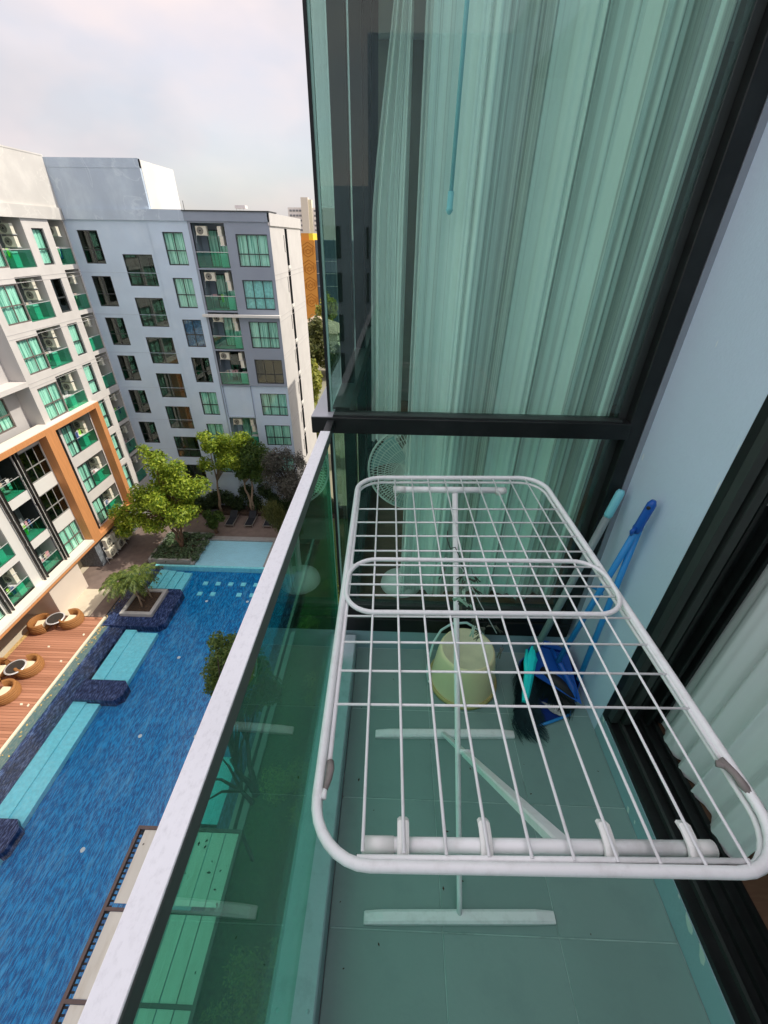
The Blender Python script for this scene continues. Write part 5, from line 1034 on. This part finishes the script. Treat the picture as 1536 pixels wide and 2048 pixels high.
pts = [p+Vector((-.013, .013, -0.012)) for p in pts]; g.tube(pts, 0.0052, M_['handle_pl'], 8, flat=0.6); g.tube([(0.163,1.043,0.012),(0.182,1.048,0.012)],0.005,M_['rack'],8); g.build('handle', bk)

M_['cy'] = mat('turquoise_plastic', (0.02, 0.80, 0.78), 0.35, 0.03); M_['gpole'] = mat('grey_green_pole', (0.24, 0.30, 0.30), 0.4, 0.04); M_['lcy'] = mat('light_cyan_grip', (0.22, 0.62, 0.70), 0.35, 0.03)
M_['bristle'] = mat('dark_bristle', (0.018, 0.045, 0.052), 0.6, 0.3, 80, stretch=(1,1,.2)); M_['bl'] = mat('blue_plastic', (0.010, 0.095, 0.42), 0.35, 0.04); M_['blp'] = mat('blue_pole', (0.03, 0.28, 0.68), 0.35, 0.05); M_['dbl'] = mat('deep_blue_plastic', (0.006, 0.03, 0.20), 0.35, 0.05)
br = thing('broom', (0.55, 1.02, 0), 'broom with a turquoise head, black bristles and grey pole leaning in the corner', 'broom')
hp0 = Vector((0.575, 1.100, 0.150)); hp1 = Vector((0.733, 1.185, 0.835)); dv = (hp1-hp0).normalized()
g = MB(); g.tube([hp0, hp1-dv*0.10], 0.0128, M_['gpole'], 14); g.build('pole', br)
g = MB(); g.tube([hp1-dv*0.10, hp1-dv*0.09, hp1-dv*0.01, hp1], [0.0115, 0.0138, 0.0135, 0.009], M_['lcy'], 14); g.build('grip', br)
# head: slanted wedge
h0 = Vector((0.572, 1.110, 0.150)); h1 = Vector((0.496, 0.905, 0.105)); wv = Vector((0.018, -0.004, 0.004))
g = MB(); cr_ = Vector((0.35, 0.05, -0.9)).normalized()
secs = [(0.0, 0.013, 0.02), (0.12, 0.018, 0.022), (0.2, 0.028, 0.024), (0.28, 0.024, 0.024), (0.55, 0.022, 0.024), (0.85, 0.018, 0.022), (1.0, 0.012, 0.018)]; vs = []
dd = (h1-h0).normalized(); s1 = Vector((1, -0.15, 0.25)); s1 = (s1-dd*(s1@dd)).normalized(); s2 = dd.cross(s1)
for t_, a, b in secs:
    p = h0.lerp(h1, t_)
    for k in range(8): an = k*math.pi/4; vs.append(p+s1*a*math.cos(an)*0.8+s2*b*math.sin(an))
g.add(vs, [(k*8+i, k*8+(i+1) % 8, (k+1)*8+(i+1) % 8, (k+1)*8+i) for k in range(len(secs)-1) for i in range(8)]+[tuple(range(7,-1,-1)), tuple((len(secs)-1)*8+i for i in range(8))], M_['cy'])
g.tube([h0+Vector((-0.028,-0.01,0.005)), h0.lerp(h1,0.3)+Vector((-0.020,0,0.01)), h0.lerp(h1,0.6)+Vector((-0.008,0,0.008))],[0.005,0.009,0.008],M_['cy'],8); g.build('head', br)
g = MB(); r = random.Random(9)
for i in range(1500):
    t_ = r.random(); p = h0.lerp(h1, t_)+s1*r.uniform(-0.010,0.012); tgt = Vector((0.50+0.11*r.random()-0.02*t_, 0.875+0.19*(1-t_)+r.uniform(-.022,.018)-0.05*t_, 0.004)); mid = p.lerp(tgt, 0.5)+Vector((-0.035*t_-0.01, -0.02*t_, 0.012)); w_ = 0.0006
    a = Vector((w_, w_*0.6, 0)); g.add([p-a, p+a, mid+a, mid-a, tgt+a*0.6, tgt-a*0.6], [(0,1,2,3),(3,2,4,5)], M_['bristle'])
g.sheet(lambda s, t_: (h0.lerp(h1, s)*(1-t_)+Vector((0.52+0.06*(1-s), 0.90+0.17*(1-s), 0.01))*t_), 6, 4, M_['bristle']); g.sheet(lambda s, t_: (h0.lerp(h1, s)*(1-t_)+Vector((0.56+0.05*(1-s), 0.90+0.17*(1-s), 0.01))*t_), 6, 4, M_['bristle']); g.build('bristles', br, kind='stuff')

dp = thing('dustpan', (0.62, 1.0, 0), 'blue long-handled dustpan standing open on the floor with its brush leaning in it', 'dustpan')
g = MB()                                                     # scoop: floor, back hood and curved sides
def S(a): return [tuple(p) for p in a]
fp = [(0.545,0.872),(0.690,0.925),(0.745,1.02),(0.720,1.120),(0.610,1.160),(0.530,1.105)]
g.add([(x,y,0.004) for x,y in fp], [(0,1,2,3,4,5)], M_['dbl'])
hgt = [0.012, 0.012, 0.085, 0.125, 0.120, 0.075]
for i in range(1, 6):
    j = (i+1) % 6; a, b = fp[i], fp[j]; cx_, cy_ = 0.64, 1.02
    ia = (a[0]*0.97+cx_*0.03, a[1]*0.97+cy_*0.03); ib = (b[0]*0.97+cx_*0.03, b[1]*0.97+cy_*0.03)
    g.add([(*a,0.004),(*b,0.004),(*b,hgt[j]),(*a,hgt[i])],[(0,1,2,3)],M_['bl']); g.add([(*ia,0.004),(*ib,0.004),(*ib,hgt[j]),(*ia,hgt[i])],[(0,1,2,3)],M_['dbl']); g.add([(*a,hgt[i]),(*b,hgt[j]),(*ib,hgt[j]),(*ia,hgt[i])],[(0,1,2,3)],M_['bl'])
g.tube([(0.545,0.872,0.008),(0.618,0.898,0.008),(0.690,0.925,0.010)],0.0055,M_['blp'],8)
g.build('scoop', dp)
g = MB(); g.sheet(lambda s, t_: Vector((0.56+0.16*s, 1.13-0.10*t_+0.05*math.sin(s*3.14)*(1-t_)-0.1*s*t_, 0.118-0.02*t_-0.03*s*t_)), 10, 6, M_['bl']); g.tube([(0.655,1.13,0.13),(0.675,1.06,0.115),(0.700,0.985,0.085),(0.705,0.945,0.06)],[0.006,0.013,0.013,0.008],M_['bl'],10); g.build('hood', dp)
g = MB(); t1 = Vector((0.737,1.030,0.890)); b1_ = Vector((0.665,1.075,0.12)); d1 = (t1-b1_).normalized(); g.tube([b1_, t1-d1*0.10], 0.0098, M_['blp'], 12); g.build('handle', dp)
g = MB(); g.tube([t1-d1*0.115, t1-d1*0.10, t1-d1*0.09, t1-d1*0.012, t1], [0.010, 0.0145, 0.0125, 0.0125, 0.007], M_['bl'], 14); g.tube([t1-d1*0.095+Vector((-0.012,-0.006,0)), t1-d1*0.105+Vector((-0.020,-0.012,0)), t1-d1*0.12+Vector((-0.016,-0.01,0))],[0.005,0.007,0.003],M_['bl'],8)
g.lathe([(0.0,0.001),(0.005,0.001),(0.0055,0.0)], t1-d1*0.022+Vector((-0.010,-0.0085,0.002)), M_['black'], 12, Matrix.Rotation(math.radians(75),3,'X')@Matrix.Rotation(math.radians(-40),3,'Y')); g.build('grip', dp)
pm = dp
bs = thing('hand_brush', (0.70, 0.99, 0), 'second blue pole with a black brush head resting in the dustpan against the wall', 'brush')
b2 = Vector((0.715,0.992,0.13)); t2 = Vector((0.742,1.048,0.80)); g = MB(); g.tube([b2, t2], 0.0095, M_['blp'], 12); g.build('pole', bs)
g = MB(); q0 = Vector((0.60,1.06,0.085)); q1 = Vector((0.705,0.955,0.055))
g.tube([q0, q0.lerp(q1,.5)+Vector((0,0,.01)), q1], [0.02, 0.024, 0.02], M_['black'], 8); g.build('head', bs)
g = MB(); r = random.Random(4)
for i in range(500):
    p = q0.lerp(q1, r.random())+Vector((r.uniform(-.015,.015), r.uniform(-.015,.015), 0)); tg = p+Vector((-0.02+r.uniform(-.01,.01), -0.035+r.uniform(-.015,.015), 0)); tg.z = 0.006; a = Vector((0.0009,0.0006,0)); g.add([p-a,p+a,tg+a,tg-a],[(0,1,2,3)],M_['bristle'])
g.box(0.66,0.705,0.935,0.985,0.005,0.05,M_['black']); g.build('bristles', bs, kind='stuff')
g = MB(); M_['paper'] = mat('crumpled_label', (0.42,0.46,0.45), 0.8, 0.5, 60); g.sheet(lambda s, t_: (0.595+0.05*s+0.035*t_, 0.925-0.012*s+0.06*(1-t_)*0.8, 0.010+0.003*math.sin(s*9+t_*7)), 6, 8, M_['paper']); o = g.build('paper_scrap'); tag(o, 'crumpled pale scrap lying on the dustpan floor', 'litter')
g = MB(); g.tube([(0.722,1.150,0.452),(0.7355,1.125,0.462),(0.741,1.105,0.468),(0.744,1.092,0.466)],[0.003,0.005,0.0045,0.003],M_['blp'],8); o = g.build('wall_hook'); tag(o, 'small blue plastic peg stub sticking out beside the blue poles', 'hook')
# specks of dirt on the floor
g = MB(); r = random.Random(12)
for i in range(26):
    x = r.uniform(-0.12, 0.74); y = r.uniform(-0.1, 1.15); s = r.uniform(0.0008, 0.003); a = r.uniform(0, 3)
    g.add([(x+s*math.cos(a+k*1.57)*(2 if k % 2 else 1), y+s*math.sin(a+k*1.57)*(2 if k % 2 else 1), 0.0016) for k in range(4)]+[(x, y, 0.0022)], [(0,1,4),(1,2,4),(2,3,4),(3,0,4)], M_['soil'])
o = g.build('floor_specks'); tag(o, 'scattered specks of dirt on the balcony tiles', 'dirt'); o['kind'] = 'stuff'
